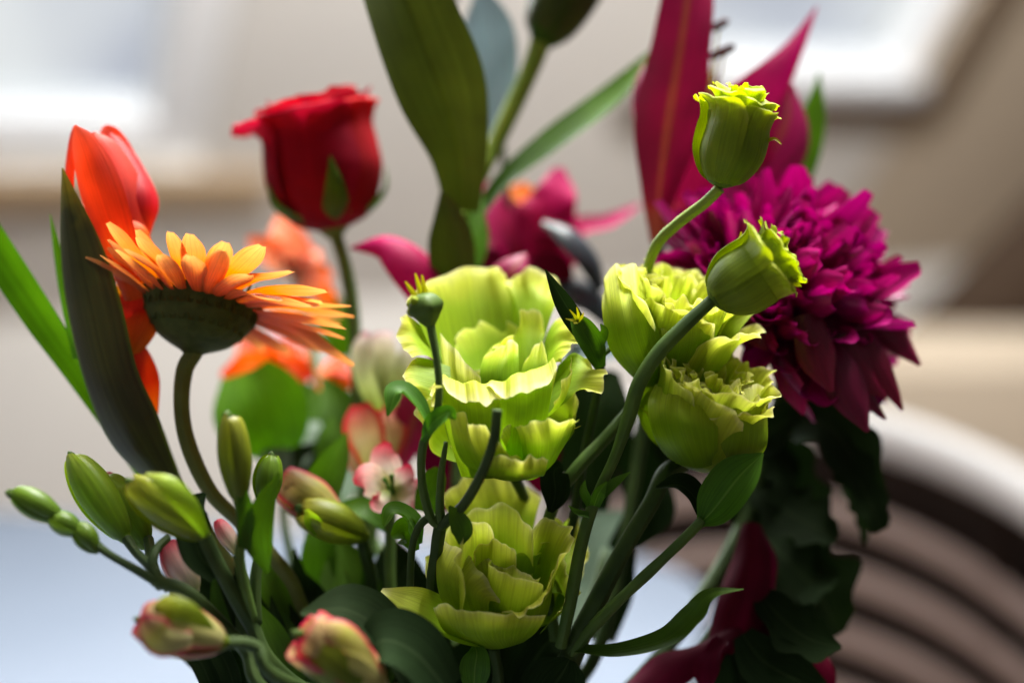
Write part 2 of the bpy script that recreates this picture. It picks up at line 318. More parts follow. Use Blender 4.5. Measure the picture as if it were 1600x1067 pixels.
def sky_mat():
    m, nt, N, L = nodes('cloudy_sky')
    tc = N('ShaderNodeTexCoord'); nz = N('ShaderNodeTexNoise'); nz.inputs['Scale'].default_value = 0.62; nz.inputs['Detail'].default_value = 3; nz.inputs['Roughness'].default_value = 0.45
    mp = N('ShaderNodeMapping'); mp.inputs['Location'].default_value = SKYOFF; L(tc.outputs['Object'], mp.inputs[0]); L(mp.outputs[0], nz.inputs['Vector'])
    r = ramp(nt, [(0.36, S(132, 140, 168)), (0.47, S(205, 208, 220)), (0.58, S(244, 245, 247))]); L(nz.outputs[0], r.inputs[0])
    e = N('ShaderNodeEmission'); L(r.outputs[0], e.inputs[0]); e.inputs[1].default_value = 1.0
    o = N('ShaderNodeOutputMaterial'); L(e.outputs[0], o.inputs[0]); return m
SKYOFF = (0.4, 0.3, 0.0)
GLASS = glass_mat(); SKYM = sky_mat()

# ------------------------------------------------------------------ setting: sloped attic ceiling with two skylights
sl = norm(np.array([-0.50, 0.86, -1.28])); ev = norm(np.array([0.86, 0.50, 0.0]))     # down the slope, along the eave
nn = norm(np.cross(ev, sl)); nn = nn if nn[1] < 0 else -nn                              # faces the room
Q0 = P(318, 262, 2.3)
CM = np.eye(4); CM[:3, 0] = ev; CM[:3, 1] = -sl; CM[:3, 2] = nn; CM[:3, 3] = Q0        # local: x eave, y up slope, z into room
def onslope(px, py):
    o = np.array([0, 0, CAMZ]); d = P(px, py, 1.0)-o
    t = np.dot(Q0-o, nn)/np.dot(d, nn); q = o+d*t-Q0
    return float(np.dot(q, ev)), float(np.dot(q, -sl))
WIN = []
a0 = onslope(-330, 275)[0]; a1 = onslope(318, 262)[0]; WIN.append((a0, a1, 0.0, 1.35))
b0 = onslope(1010, 140); b1 = onslope(1432, 150); WIN.append((b0[0], b1[0], b1[1], b1[1]+1.35))
xs0, xs1, ys0, ys1 = a0-0.9, b1[0]+0.62, -0.32, max(w[3] for w in WIN)+0.25
ceil = part('ceiling', box_mesh(xs0, WIN[0][0], ys0, ys1, -0.16, 0, CM), WALLM, None); tag(ceil, kind='structure')
def slab(x0, x1, y0, y1, mat=WALLM):
    o = part('ceiling_panel', box_mesh(x0, x1, y0, y1, -0.16, 0, CM), mat, None); o.parent = ceil; return o
slab(WIN[0][0], WIN[0][1], ys0, WIN[0][2]); slab(WIN[0][0], WIN[0][1], WIN[0][3], ys1)
slab(WIN[0][1], WIN[1][0], ys0, ys1)
slab(WIN[1][0], WIN[1][1], ys0, WIN[1][2]); slab(WIN[1][0], WIN[1][1], WIN[1][3], ys1)
slab(WIN[1][1], xs1, ys0, ys1, WALLB)
for i, (x0, x1, y0, y1) in enumerate(WIN):
    t = thing('skylight_window', ['skylight with white painted frame and tan sill, behind the gladiolus and rose', 'skylight with white glare and brown reveal, behind the tall magenta lily and chrysanthemum'][i], 'window',
              xf(CM, np.array([(x0+x1)/2, y0, -0.05])))
    fw, rm = (0.085, FRAM) if i == 0 else (0.05, WOODD)
    part('frame_rail', box_mesh(x0, x1, y0, y0+fw*0.8, -0.11, 0.012 if i else -0.02, CM, 0.004), FRAM, t)
    part('frame_rail', box_mesh(x0, x1, y1-fw, y1, -0.11, -0.02, CM, 0.004), FRAM, t)
    part('frame_stile', box_mesh(x0, x0+fw, y0+fw*0.8, y1-fw, -0.11, -0.02, CM, 0.004), FRAM, t)
    part('frame_stile', box_mesh(x1-fw, x1, y0+fw*0.8, y1-fw, -0.11, -0.02, CM, 0.004), FRAM, t)
    part('pane', box_mesh(x0+fw, x1-fw, y0+fw*0.8, y1-fw, -0.085, -0.079, CM), GLASS, t)
    part('sill', box_mesh(x0-0.05, x1+(0.12 if i == 0 else 0.05), y0-0.06, y0-0.004, 0.002, 0.022, CM, 0.004), WOODT if i == 0 else WOODD, t)
    if i: part('reveal_trim', box_mesh(x1+0.003, x1+0.11, y0-0.06, y1, 0.002, 0.010, CM, 0.003), WOODX, t)
sky = part('sky', box_mesh(xs0-3, xs1+3, -3, 6, -1.62, -1.6, CM), SKYM, None); tag(sky, kind='structure')
# knee wall below the slope
KM = np.eye(4); hx = norm(np.array([ev[0], ev[1], 0])); KM[:3, 0] = hx; KM[:3, 1] = [0, 0, 1]; KM[:3, 2] = np.cross(hx, [0, 0, 1]); KM[:3, 3] = xf(CM, np.array([0, ys0, 0.0]))
kz = KM[2, 3]
kw = part('knee_wall', box_mesh(xs0, xs1, -kz, 0.0, -0.14, -0.002, KM), WALLM, None); tag(kw, kind='structure')
part('skirting_board', box_mesh(xs0, xs1, -0.62, -0.50, 0.0, 0.02, KM, 0.004), WOODT, kw)
# side wall of the dormer on the right with its wooden brace and ledge
rb = thing('roof_brace', 'dark slanting wooden roof brace beyond the chrysanthemum', 'beam', P(1560, 700, 2.4))
part('timber', strip([P(1425, 575, 2.5), P(1560, 470, 2.45), P(1800, 240, 2.4)], [0.075, 0.085, 0.09], cv(0, 0.2, 1), cup=-0.5, nu=10), WOODK, rb)
ld = thing('wall_ledge', 'pale wooden ledge along the wall beyond the round chair', 'ledge', P(1480, 640, 2.35))
part('board', box_mesh(-0.35, 0.6, -0.02, 0.16, -0.17, 0.02, frame(P(1500, 588, 2.3), [0, -0.25, 1])), WALLB, ld)
part('lower_board', box_mesh(-0.1, 0.6, 0.0, 0.12, -0.3, -0.172, frame(P(1640, 588, 2.3), [0, -0.25, 1])), WOODD, ld)
flo = part('floor', box_mesh(-4, 5, -1.0, 6.5, -0.05, 0.0), FLOORM, None); tag(flo, kind='structure')

# table: rounded slab
def table():
    import bmesh
    c, s = math.cos(math.radians(-13)), math.sin(math.radians(-13))
    pts = []
    x0, x1, y0, y1, R = -1.0, 0.0, -0.95, 0.0, 0.11
    for cx, cy, a in ((x1-R, y1-R, 0), (x0+R, y1-R, 90), (x0+R, y0+R, 180), (x1-R, y0+R, 270)):
        for k in range(9):
            t = math.radians(a+k*90/8); pts.append((cx+R*math.cos(t), cy+R*math.sin(t)))
    ox, oy = 0.155, 1.005
    bm = bmesh.new()
    vs = [bm.verts.new((ox+x*c-y*s, oy+x*s+y*c, 0.75)) for x, y in pts]
    f = bm.faces.new(vs); ext = bmesh.ops.extrude_face_region(bm, geom=[f])
    for v in [g for g in ext['geom'] if isinstance(g, bmesh.types.BMVert)]: v.co.z -= 0.028
    bmesh.ops.recalc_face_normals(bm, faces=bm.faces)
    bmesh.ops.bevel(bm, geom=[e for e in bm.edges if abs(e.verts[0].co.z-e.verts[1].co.z) < 1e-6], offset=0.004, segments=2, affect='EDGES')
    me = bpy.data.meshes.new('table_top'); bm.to_mesh(me); bm.free()
    t = thing('table', 'pale blue table with rounded corner under the bouquet', 'table', (-0.25, 0.6, 0))
    part('table_top', me, TABM, t)
    for x, y in ((-0.12, -0.12), (-0.88, -0.12), (-0.12, -0.83), (-0.88, -0.83)):
        X, Y = ox+x*c-y*s, oy+x*s+y*c
        part('leg', tube([(X, Y, 0.0), (X, Y, 0.35), (X, Y, 0.724)], [0.018, 0.022, 0.026]), FRAM, t)
table()

# chair with a curved slatted back, seen from inside
def arc_band(cx, cy, R, z, h, th, a0, a1, slope, lean=0.0, n=44):
    a = np.linspace(math.radians(a0), math.radians(a1), n)
    sec = [(-th/2, -h/2), (th/2, -h/2), (th/2, h/2), (-th/2, h/2)]
    r = min(h, th)*0.35; prof = []
    for i, (x, y) in enumerate(sec):
        for k in range(4):
            t = math.radians(180+90*i+k*30); prof.append((x+(r if x < 0 else -r)+r*math.cos(t), y+(r if y < 0 else -r)+r*math.sin(t)))
    prof.append(prof[0]); prof = np.array(prof)
    zz = z-slope*(R-R*np.sin(a))
    G = np.stack([cx+(R+prof[None, :, 0]+lean*prof[None, :, 1])*np.cos(a)[:, None], cy+(R+prof[None, :, 0])*np.sin(a)[:, None], zz[:, None]+prof[None, :, 1]], -1)
    G = np.concatenate([np.repeat(G[:1].mean(1, keepdims=True), G.shape[1], 1), G, np.repeat(G[-1:].mean(1, keepdims=True), G.shape[1], 1)], 0)
    return grid_mesh('band', G)
ch = thing('round_back_chair', 'round-backed chair of curved pale slats with thick white top rail', 'chair', (0.17, 0.84, 0))
CX, CY, RR, SL = 0.175, 0.86, 0.275, 0.46
A0, A1 = -28, 118
part('top_rail', arc_band(CX, CY, RR, 0.833, 0.034, 0.030, A0, A1, SL), CHW, ch)
part('back_shell', arc_band(CX, CY, RR+0.032, 0.625, 0.40, 0.008, A0, A1, SL), CHD, ch)
for i in range(6):
    part('slat', arc_band(CX, CY, RR, 0.832-0.070-0.051*i, 0.020, 0.010, A0, A1, SL+.16), CHS, ch)
for a in (A0+2, 45, A1-2):
    x, y = CX+RR*math.cos(math.radians(a)), CY+RR*math.sin(math.radians(a)); zt = 0.83-SL*(RR-RR*math.sin(math.radians(a)))
    part('back_post', tube([(x*1.0+0.006, y+0.006, 0.40), (x+0.006, y+0.006, zt-0.01)], [0.011, 0.011], sides=10), CHD, ch)
part('seat', lathe(frame((CX, CY, 0.40), (0, 0, 1)), [(0.0, 0.045), (0.2, 0.045), (0.255, 0.03), (0.26, 0.012), (0.24, 0.0), (0.0, 0.0)], seg=36), CHS, ch)
for a in (-30, 60, 150, 240):
    x, y = CX+0.19*math.cos(math.radians(a)), CY+0.19*math.sin(math.radians(a))
    part('leg', tube([(x+(x-CX)*0.2, y+(y-CY)*0.2, 0.0), (x, y, 0.402)], [0.012, 0.017]), CHD, ch)

# vase (below the frame) that carries every stem
VB = np.array([0.0, 0.462, 0.75])
vs_ = thing('vase', 'pale round vase standing on the blue table under the bouquet', 'vase', VB)
part('body', lathe(frame(VB, (0, 0, 1)), [(0.0, 0.0), (0.04, 0.001), (0.058, 0.02), (0.064, 0.05), (0.054, 0.070), (0.047, 0.079), (0.049, 0.084), (0.0475, 0.0845), (0.044, 0.079), (0.05, 0.068), (0.056, 0.05), (0.05, 0.012), (0.0, 0.008)], seg=40, n=80), VASEM, vs_)
def vp(i, n=1):                        # a point inside the vase for a stem to end in
    a = i*2.4; r = 0.026*math.sqrt(((i*0.618) % 1.0))
    return VB+np.array([r*math.cos(a), r*math.sin(a), 0.03+0.003*(i % 5)])
def mid(p, i):                         # a point in the vase neck
    q = vp(i); return np.array([q[0]*1.2+0.10*(p[0]-q[0]), VB[1]+(q[1]-VB[1])*1.2+0.06*(p[1]-VB[1]), VB[2]+0.086])
def px(*l): return [P(*q) for q in l]
def W(d, *w): return [x*K*d for x in w]
def stem_to_vase(t, pts, r0, r1, mat, i, name='stem', sides=9):
    p = list(pts)+[mid(np.array(pts[-1]), i), vp(i)]
    return part(name, tube(p, [r0, (r0+r1)/2, r1, r1], n=9*len(p), sides=sides, bump=0.03), mat, t)
def leaf(t, pts, wid, mat, face=(0, 0.3, 1), name='leaf', **kw):
    d = pts[0][2]
    return part(name, strip(px(*pts), W(d, *wid), cv(*face), **kw), mat, t)

# ------------------------------------------------------------------ lisianthus
mm = 0.001
def calyx(M, t, r, h, mat=BUDG, name='bloom'):
    return part(name, lathe(M, [(0.0, -0.5*mm), (r*0.55, 0), (r, h*0.45), (r*1.15, h), (0.0, h*0.9)], seg=14), mat, t)
def sepals(M, b, n, L, r, seed=0, w=0.6, out=0.6):
    g = np.random.default_rng(seed)
    for i in range(n):
        a = i*2*PI/n+g.uniform(-.3, .3); o = out*g.uniform(0.6, 1.4)
        p = np.array([[r*math.cos(a)*f, r*math.sin(a)*f, z*L] for f, z in ((0.8, 0.0), (1+o*0.6, 0.4), (1+o*1.6, 0.75), (1+o*3.0, 1.0))])
        part('sepal', strip(xf(M, p), [w*mm*1.3, w*mm*1.2, w*mm*0.8, 0.1*mm], xf(M, np.array([math.cos(a), math.sin(a), 0.3]))-M[:3, 3], cup=0.4, nu=10, nv=5), TEND, b)
def lprof(R, H, fl, dz=0.0, b=0.14):
    return [(0.1*R, 0), (0.62*R, b*H), (0.96*R, 0.42*H), (1.0*R, 0.74*H), (R+fl*0.5, 0.93*H), (R+fl, H+dz)]

# main open bloom
base_A = P(798, 732, 0.462)
tA = thing('lisianthus', 'largest open yellow-green lisianthus bloom, directly above the shaded lisianthus', 'flower', vp(0), 'green lisianthus in the bouquet')
MA = frame(base_A, cv(-0.10, 0.87, 0.46))
bA = calyx(MA, tA, 5.5*mm, 7*mm)
dg = math.radians
def pet(b, M, phi, R, H, fl, half, mat=LIS, dz=0.0, tilt=None, **kw):
    h = dg(half); g = np.random.default_rng(kw.get('seed', 0)+77); t1, t2 = g.uniform(-.09, .09, 2)
    if tilt is not None: t1, t2 = tilt
    Rx = np.eye(4); Rx[1:3, 1:3] = [[math.cos(t1), -math.sin(t1)], [math.sin(t1), math.cos(t1)]]
    Ry = np.eye(4); Ry[0, 0] = Ry[2, 2] = math.cos(t2); Ry[0, 2] = math.sin(t2); Ry[2, 0] = -math.sin(t2)
    M = M@Rx@Ry
    me = cp(M, dg(phi), lprof(R*mm, H*mm, fl*mm, dz*mm), [h*0.55, h*0.9, h, h*1.0, h*0.96], **kw)
    return part('petal', me, mat, b)
# tall back wall, smooth inside
HD = dict(nu=38, nv=52)
def pt(b, rows, seed, ruf=0.7, k=2.0, hem=0.5, flute=0.12, mat=LIS, **kw):
    return part('petal', patch(rows, ruf*mm, k, seed, hem=hem*mm, flute=flute*.55*mm, **kw), mat, b)
# tall smooth back petal and its pleated neighbour
pt(bA, [[(700, 598, .462), (725, 612, .468), (760, 616, .472), (790, 604, .476), (808, 582, .478)],
        [(672, 545, .462), (705, 550, .473), (755, 548, .482), (795, 532, .484), (812, 520, .482)],
        [(652, 497, .464), (690, 488, .477), (745, 478, .487), (790, 478, .488), (808, 480, .486)],
        [(644, 474, .466), (680, 454, .480), (742, 434, .491), (780, 440, .492), (798, 452, .490)],
        [(632, 466, .463), (664, 440, .480), (742, 416, .494), (784, 424, .496), (802, 440, .494)]], 3, ruf=.8, k=2.2, flute=.2, nu=40, nv=64)
pt(bA, [[(800, 590, .478), (815, 585, .477), (832, 580, .474), (845, 575, .470)], [(798, 525, .484), (818, 512, .482), (838, 522, .478), (850, 530, .472)],
        [(796, 470, .489), (825, 465, .488), (850, 476, .483), (862, 492, .476)], [(790, 448, .492), (822, 440, .492), (856, 452, .489), (876, 472, .481)],
        [(784, 438, .494), (824, 420, .495), (870, 436, .491), (898, 478, .481)]], 5, ruf=.9, k=1.8, flute=.45, nu=36, nv=48)
# left lobes
pt(bA, [[(694, 540, .470), (697, 568, .463), (702, 592, .456)], [(662, 513, .469), (664, 540, .461), (676, 562, .453)], [(640, 492, .468), (642, 525, .459), (654, 553, .451)], [(630, 480, .466), (621, 524, .456), (634, 560, .448)]], 8, ruf=.9, flute=.2)
pt(bA, [[(704, 572, .456), (704, 602, .450), (710, 632, .447)], [(676, 563, .456), (674, 596, .448), (692, 626, .446)], [(650, 556, .456), (642, 588, .447), (670, 624, .444)], [(644, 550, .456), (632, 594, .445), (656, 630, .442)]], 9, ruf=.9, flute=.15)
# inner left fold
pt(bA, [[(725, 660, .450), (750, 660, .452), (775, 650, .455)], [(703, 615, .450), (735, 625, .450), (764, 625, .453)], [(692, 570, .457), (722, 592, .452), (756, 608, .450)], [(688, 513, .466), (720, 557, .457), (757, 590, .449)]], 12, ruf=.5, k=1.8)
# right inner curls
pt(bA, [[(804, 610, .462), (825, 610, .464), (842, 598, .466)], [(806, 562, .464), (826, 556, .468), (846, 546, .470)], [(804, 515, .468), (826, 510, .473), (852, 515, .474)], [(806, 494, .466), (824, 482, .474), (856, 490, .477)]], 14, ruf=.7, k=1.6, rc=5.5)
pt(bA, [[(808, 612, .452), (830, 614, .450), (850, 606, .450)], [(816, 578, .456), (836, 573, .453), (855, 574, .452)], [(830, 545, .460), (842, 533, .459), (858, 546, .456)]], 17, ruf=.5, k=1.3, rc=5.5)
# rolled bud heart
pt(bA, [[(750, 612, .456), (780, 616, .452), (812, 606, .455)], [(750, 580, .459), (780, 584, .453), (811, 570, .458)], [(757, 560, .464), (784, 560, .456), (810, 548, .461)], [(770, 542, .470), (788, 538, .463), (808, 520, .466)]], 21, ruf=.4, k=1.4, rc=5.5)
pt(bA, [[(760, 612, .470), (785, 612, .474), (810, 604, .470)], [(752, 580, .470), (775, 560, .476), (806, 562, .472)], [(754, 566, .467), (772, 540, .474), (806, 528, .470)], [(757, 574, .461), (770, 545, .466), (800, 528, .467)]], 22, ruf=.4, k=1.6, rc=5.5)
# mid petals between heart and back wall
pt(bA, [[(745, 625, .468), (785, 628, .472), (822, 618, .472)], [(722, 585, .470), (775, 578, .480), (828, 572, .477)], [(705, 548, .473), (765, 520, .485), (832, 535, .480)], [(694, 528, .473), (752, 500, .487), (835, 508, .482)]], 61, ruf=.6, k=1.8, rc=5)
# right lobes
pt(bA, [[(828, 620, .460), (838, 600, .465), (844, 575, .470)], [(846, 585, .457), (854, 556, .464), (852, 530, .471)], [(868, 564, .455), (876, 530, .463), (866, 500, .473)], [(884, 560, .453), (904, 526, .461), (876, 484, .474)]], 23, ruf=1.0, k=2.2, flute=.2)
pt(bA, [[(856, 648, .447), (862, 615, .452), (872, 572, .461)], [(880, 630, .445), (886, 598, .452), (895, 550, .461)], [(906, 614, .442), (916, 590, .450), (916, 562, .458)], [(930, 622, .438), (948, 588, .446), (934, 570, .455)]], 27, ruf=1.2, k=1.7)
pt(bA, [[(850, 655, .445), (868, 640, .446), (880, 600, .450)], [(862, 640, .441), (884, 620, .443), (892, 575, .448)], [(868, 615, .440), (886, 590, .443), (894, 546, .449)]], 28, ruf=.8, k=1.5)
# front lips: cup wall, crest, rolled-out edge
pt(bA, [[(720, 745, .452), (755, 748, .447), (792, 745, .446)], [(703, 690, .447), (740, 695, .440), (782, 692, .438)], [(693, 640, .445), (735, 645, .437), (783, 642, .436)], [(688, 600, .449), (728, 606, .443), (778, 606, .444)], [(686, 588, .449), (730, 598, .441), (780, 600, .441)], [(682, 606, .441), (734, 629, .433), (786, 630, .433)]], 29, ruf=.7, k=2.2, hem=.7, nu=40, nv=52)
pt(bA, [[(768, 738, .452), (802, 746, .446), (842, 732, .449)], [(763, 680, .446), (806, 690, .438), (853, 670, .443)], [(766, 628, .444), (812, 632, .436), (863, 606, .442)], [(762, 604, .447), (806, 595, .441), (864, 570, .447)], [(758, 600, .445), (806, 588, .438), (866, 564, .444)], [(752, 607, .439), (808, 619, .430), (874, 588, .436)]], 31, ruf=.7, k=2.0, hem=.7, nu=40, nv=52)
pt(bA, [[(705, 700, .452), (700, 680, .451), (694, 660, .451)], [(695, 665, .446), (690, 640, .446), (688, 620, .448)], [(690, 640, .443), (682, 618, .443), (680, 600, .446)], [(692, 650, .439), (676, 628, .439), (668, 606, .443)]], 30, ruf=.8, k=1.6)
# outer tier with wavy hems
pt(bA, [[(798, 748, .452), (836, 748, .450), (868, 722, .454)], [(795, 712, .444), (846, 712, .440), (886, 690, .447)], [(788, 688, .440), (848, 684, .435), (898, 664, .443)], [(778, 668, .438), (842, 658, .432), (914, 652, .438)]], 36, ruf=1.0, k=2.4, hem=.9, nv=52)
pt(bA, [[(738, 738, .450), (780, 748, .447), (822, 748, .448)], [(720, 716, .443), (770, 730, .437), (832, 738, .441)], [(708, 680, .440), (752, 700, .433), (816, 718, .436)], [(700, 636, .438), (746, 664, .430), (804, 708, .432)]], 41, ruf=1.0, k=2.2, hem=.9, nv=52)
pt(bA, [[(752, 742, .448), (800, 752, .445), (845, 744, .447)], [(756, 730, .437), (806, 742, .431), (852, 738, .437)], [(762, 706, .434), (810, 716, .427), (858, 706, .433)]], 47, ruf=.9, k=2.0, hem=.8, nv=48)
pt(bA, [[(850, 735, .460), (862, 720, .466), (866, 705, .472)], [(872, 700, .456), (884, 680, .464), (882, 660, .472)], [(884, 668, .454), (898, 645, .462), (894, 625, .472)]], 48, ruf=.8)
RB = dict(rp=3.4, nu=24, nv=34)
for a_, sd in ((140, 45), (95, 46), (50, 49)):
    pet(bA, MA, a_, 23, 24, 4.0, 40, rnd=0.38, ruf=1.3*mm, k=1.8, seed=sd, sp=1.6*mm, **RB)
sepals(MA, bA, 5, 16*mm, 6*mm, seed=2, out=1.2)
stem_to_vase(tA, px((798, 734, .462), (825, 800, .49), (815, 900, .498), (800, 1010, .494)), 1.7*mm, 2.2*mm, STEMD, 0)

# lower bloom in its shade
base_D = P(778, 1000, 0.462)
tD = thing('lisianthus', 'shaded yellow-green lisianthus bloom low in the bouquet with one flared petal', 'flower', vp(1), 'green lisianthus in the bouquet')
MD = frame(base_D, cv(0.08, 0.80, 0.52))
bD = calyx(MD, tD, 5.5*mm, 6*mm)
pt(bD, [[(740, 890, .462), (780, 895, .466), (830, 885, .466)], [(715, 842, .468), (770, 842, .477), (832, 838, .475)], [(700, 795, .470), (765, 785, .481), (840, 795, .479)], [(690, 778, .468), (748, 728, .483), (850, 768, .482)]], 53, ruf=1.1, k=2.2, hem=.8, nu=32, nv=52)
pt(bD, [[(826, 890, .460), (845, 880, .462), (858, 866, .468)], [(846, 855, .456), (864, 838, .462), (862, 815, .471)], [(852, 845, .453), (876, 830, .458), (872, 800, .471)]], 55, ruf=.7)
pt(bD, [[(848, 930, .462), (860, 880, .470), (862, 840, .476)], [(880, 925, .460), (886, 865, .470), (882, 815, .478)], [(904, 935, .460), (918, 865, .470), (906, 796, .479)]], 58, ruf=1.0, k=2.0)
pt(bD, [[(720, 985, .449), (745, 992, .446), (778, 990, .446)], [(688, 932, .444), (725, 947, .440), (766, 962, .441)], [(682, 880, .446), (716, 905, .440), (766, 940, .440)], [(698, 838, .452), (736, 872, .445), (792, 944, .439)]], 62, ruf=.7, k=1.8, hem=.6)
pt(bD, [[(745, 955, .450), (785, 955, .447), (830, 945, .449)], [(742, 905, .450), (785, 915, .446), (838, 918, .448)], [(732, 852, .455), (786, 884, .450), (848, 894, .452)]], 64, ruf=.9, k=2.2, hem=.9)
pt(bD, [[(760, 900, .455), (790, 905, .455), (835, 895, .456)], [(755, 860, .458), (790, 870, .457), (845, 868, .457)], [(750, 828, .462), (800, 862, .460), (856, 862, .459)]], 65, ruf=.9, k=2.4, hem=.8)
pt(bD, [[(785, 1000, .449), (820, 995, .451), (850, 975, .455)], [(786, 975, .441), (826, 968, .442), (862, 934, .448)], [(784, 957, .440), (830, 946, .440), (866, 895, .449)], [(786, 960, .435), (834, 952, .434), (874, 892, .445)]], 66, ruf=.7, k=2.2, hem=.7)
pt(bD, [[(738, 1008, .453), (775, 1014, .450), (818, 1004, .453)], [(698, 988, .445), (755, 998, .440), (834, 990, .446)], [(682, 962, .441), (748, 976, .435), (848, 972, .441)], [(674, 934, .440), (746, 956, .433), (856, 952, .440)]], 68, ruf=.8, k=2.0, hem=.7, nv=48)
pt(bD, [[(715, 905, .457), (735, 897, .459), (757, 887, .462)], [(686, 870, .457), (710, 852, .461), (742, 842, .466)], [(678, 832, .459), (704, 812, .465), (738, 810, .470)]], 69, ruf=.9)
pt(bD, [[(842, 990, .455), (862, 965, .459), (870, 930, .464)], [(866, 965, .450), (888, 935, .456), (890, 895, .463)], [(872, 950, .447), (902, 922, .453), (904, 880, .462)]], 71, ruf=.9)
pet(bD, MD, 95, 15.5, 40, 3, 64, rnd=0.40, ruf=1.2*mm, k=1.7, seed=79, sp=2*mm, **RB)
pet(bD, MD, 20, 15, 42, 3, 50, rnd=0.40, ruf=1.2*mm, k=1.7, seed=80, sp=2*mm, **RB)
pet(bD, MD, 165, 15, 43, 2, 50, rnd=0.40, ruf=1.2*mm, k=1.7, seed=81, sp=2*mm, **RB)
pet(bD, MD, 250, 9, 33, 0, 90, rnd=0.44, ruf=0.9*mm, k=1.7, seed=73, sp=2.4*mm, **RB)
pet(bD, MD, 120, 8, 36, 0, 80, rnd=0.44, ruf=0.9*mm, k=1.7, seed=74, sp=2.4*mm, **RB)
for a_, sd in ((130, 75), (90, 76), (50, 77)):
    pet(bD, MD, a_, 22, 24, 3, 40, rnd=0.38, ruf=1.3*mm, k=1.8, seed=sd, sp=1.6*mm, **RB)
part('petal', strip(px((775, 1000, .456), (715, 985, .45), (655, 950, .447), (596, 922, .449)), W(.45, 14, 38, 34, 4), cv(0.35, 0.75, 0.6), cup=0.35, ruf=0.8*mm, k=1.2, nu=26, nv=18), LIS, bD)
stem_to_vase(tD, px((772, 1012, .462), (775, 1080, .468)), 1.7*mm, 2.1*mm, STEMD, 1)

# bud sprig of thin stems in front of the two blooms
tS = thing('lisianthus_bud_sprig', 'thin bare lisianthus stalks with one small green bud, beside the large open lisianthus bloom', 'flower', vp(2), 'green lisianthus in the bouquet')
stem_to_vase(tS, px((689, 812, .444), (682, 860, .447), (676, 930, .455), (690, 1060, .465)), 2.0*mm, 2.2*mm, STEMD, 2)
part('stalk', tube(px((672, 505, .430), (682, 560, .430), (686, 610, .431), (680, 655, .433), (661, 695, .436), (659, 750, .44), (672, 805, .443), (689, 822, .4445)), W(.435, 7.5, 6, 6, 6.5, 7, 7, 8, 9), n=60, bump=.02), STEM, tS)
part('stalk', tube(px((697, 690, .437), (690, 735, .438), (687, 780, .44), (689, 822, .4445)), W(.437, 3.5, 5.5, 6.5, 9), n=34), STEM, tS)
part('stalk', tube(px((777, 640, .421), (772, 685, .422), (755, 735, .426), (727, 785, .434), (700, 812, .441), (687, 824, .4445)), W(.43, 7.5, 8, 8, 8.5, 9, 9), n=50), STEMD, tS)
part('stalk', tube(px((690, 815, .4445), (664, 812, .444), (645, 850, .447), (640, 930, .456)), W(.44, 8, 7, 6, 6), n=30), STEMD, tS)
MB_ = frame(P(672, 507, .430), cv(-0.25, 0.9, 0.15))
bud = part('bud', lathe(MB_, [(1.4*mm, -0.5*mm), (3.2*mm, 1.8*mm), (5.2*mm, 5.0*mm), (4.6*mm, 7.4*mm), (2.8*mm, 9.2*mm), (0.0, 9.8*mm)], seg=20, ribs=5, rib=0.08), BUDG, tS)
for a, l, o in ((1.7, 8, .3), (0.9, 7, 1.0), (2.9, 6.5, 2.4)):
    p = np.array([[math.cos(a)*(1.5+o*z)*mm, math.sin(a)*(1.5+o*z)*mm, (8+l*z)*mm] for z in (0, .35, .7, 1.0)])
    part('sepal', strip(xf(MB_, p), [1.1*mm, 0.8*mm, 0.6*mm, 0.2*mm], cv(0, 0, 1), cup=.4, nu=10, nv=5), TEND, bud)
for q in ((-4.2, -0.5, 5), (-3.8, 1, 7), (-2.2, -2.5, 8.2)):
    part('petal_tip', lathe(frame(xf(MB_, np.array(q)*mm), cv(-.5, .8, .3)), [(0, -1.6*mm), (1.4*mm, -.6*mm), (1.3*mm, 1.0*mm), (0, 2*mm)], seg=10), LISB, bud)
leaf(tS, [(672, 668, .434), (650, 632, .433), (622, 612, .432), (606, 650, .43)], [6, 20, 20, 2], LEAFG, face=(0.1, 0.9, 0.35), cup=.5, nv=9)
leaf(tS, [(661, 690, .434), (676, 662, .43), (700, 645, .428), (712, 655, .428)], [4, 15, 12, 2], LEAFG, face=(-0.3, 0.4, 0.9), cup=.3, nv=9)
leaf(tS, [(720, 850, .437), (722, 828, .436), (712, 806, .435), (702, 790, .434)], [4, 17, 13, 2], LEAF, face=(0.1, 0.2, 1), cup=.2)
leaf(tS, [(655, 850, .45), (640, 815, .45), (615, 800, .448), (600, 822, .447)], [5, 20, 18, 3], LEAFG, face=(0, 0.9, 0.4), cup=.5)
leaf(tS, [(650, 860, .452), (635, 830, .452), (612, 838, .450)], [6, 22, 5], LEAFB, face=(-.2, 0.3, 1), cup=.4)
part('sepal', strip(px((690, 603, .429), (680, 604, .427), (670, 608, .426)), W(.43, 3, 5, 1), cv(0, .8, .5), nu=8, nv=5), TEND, tS)

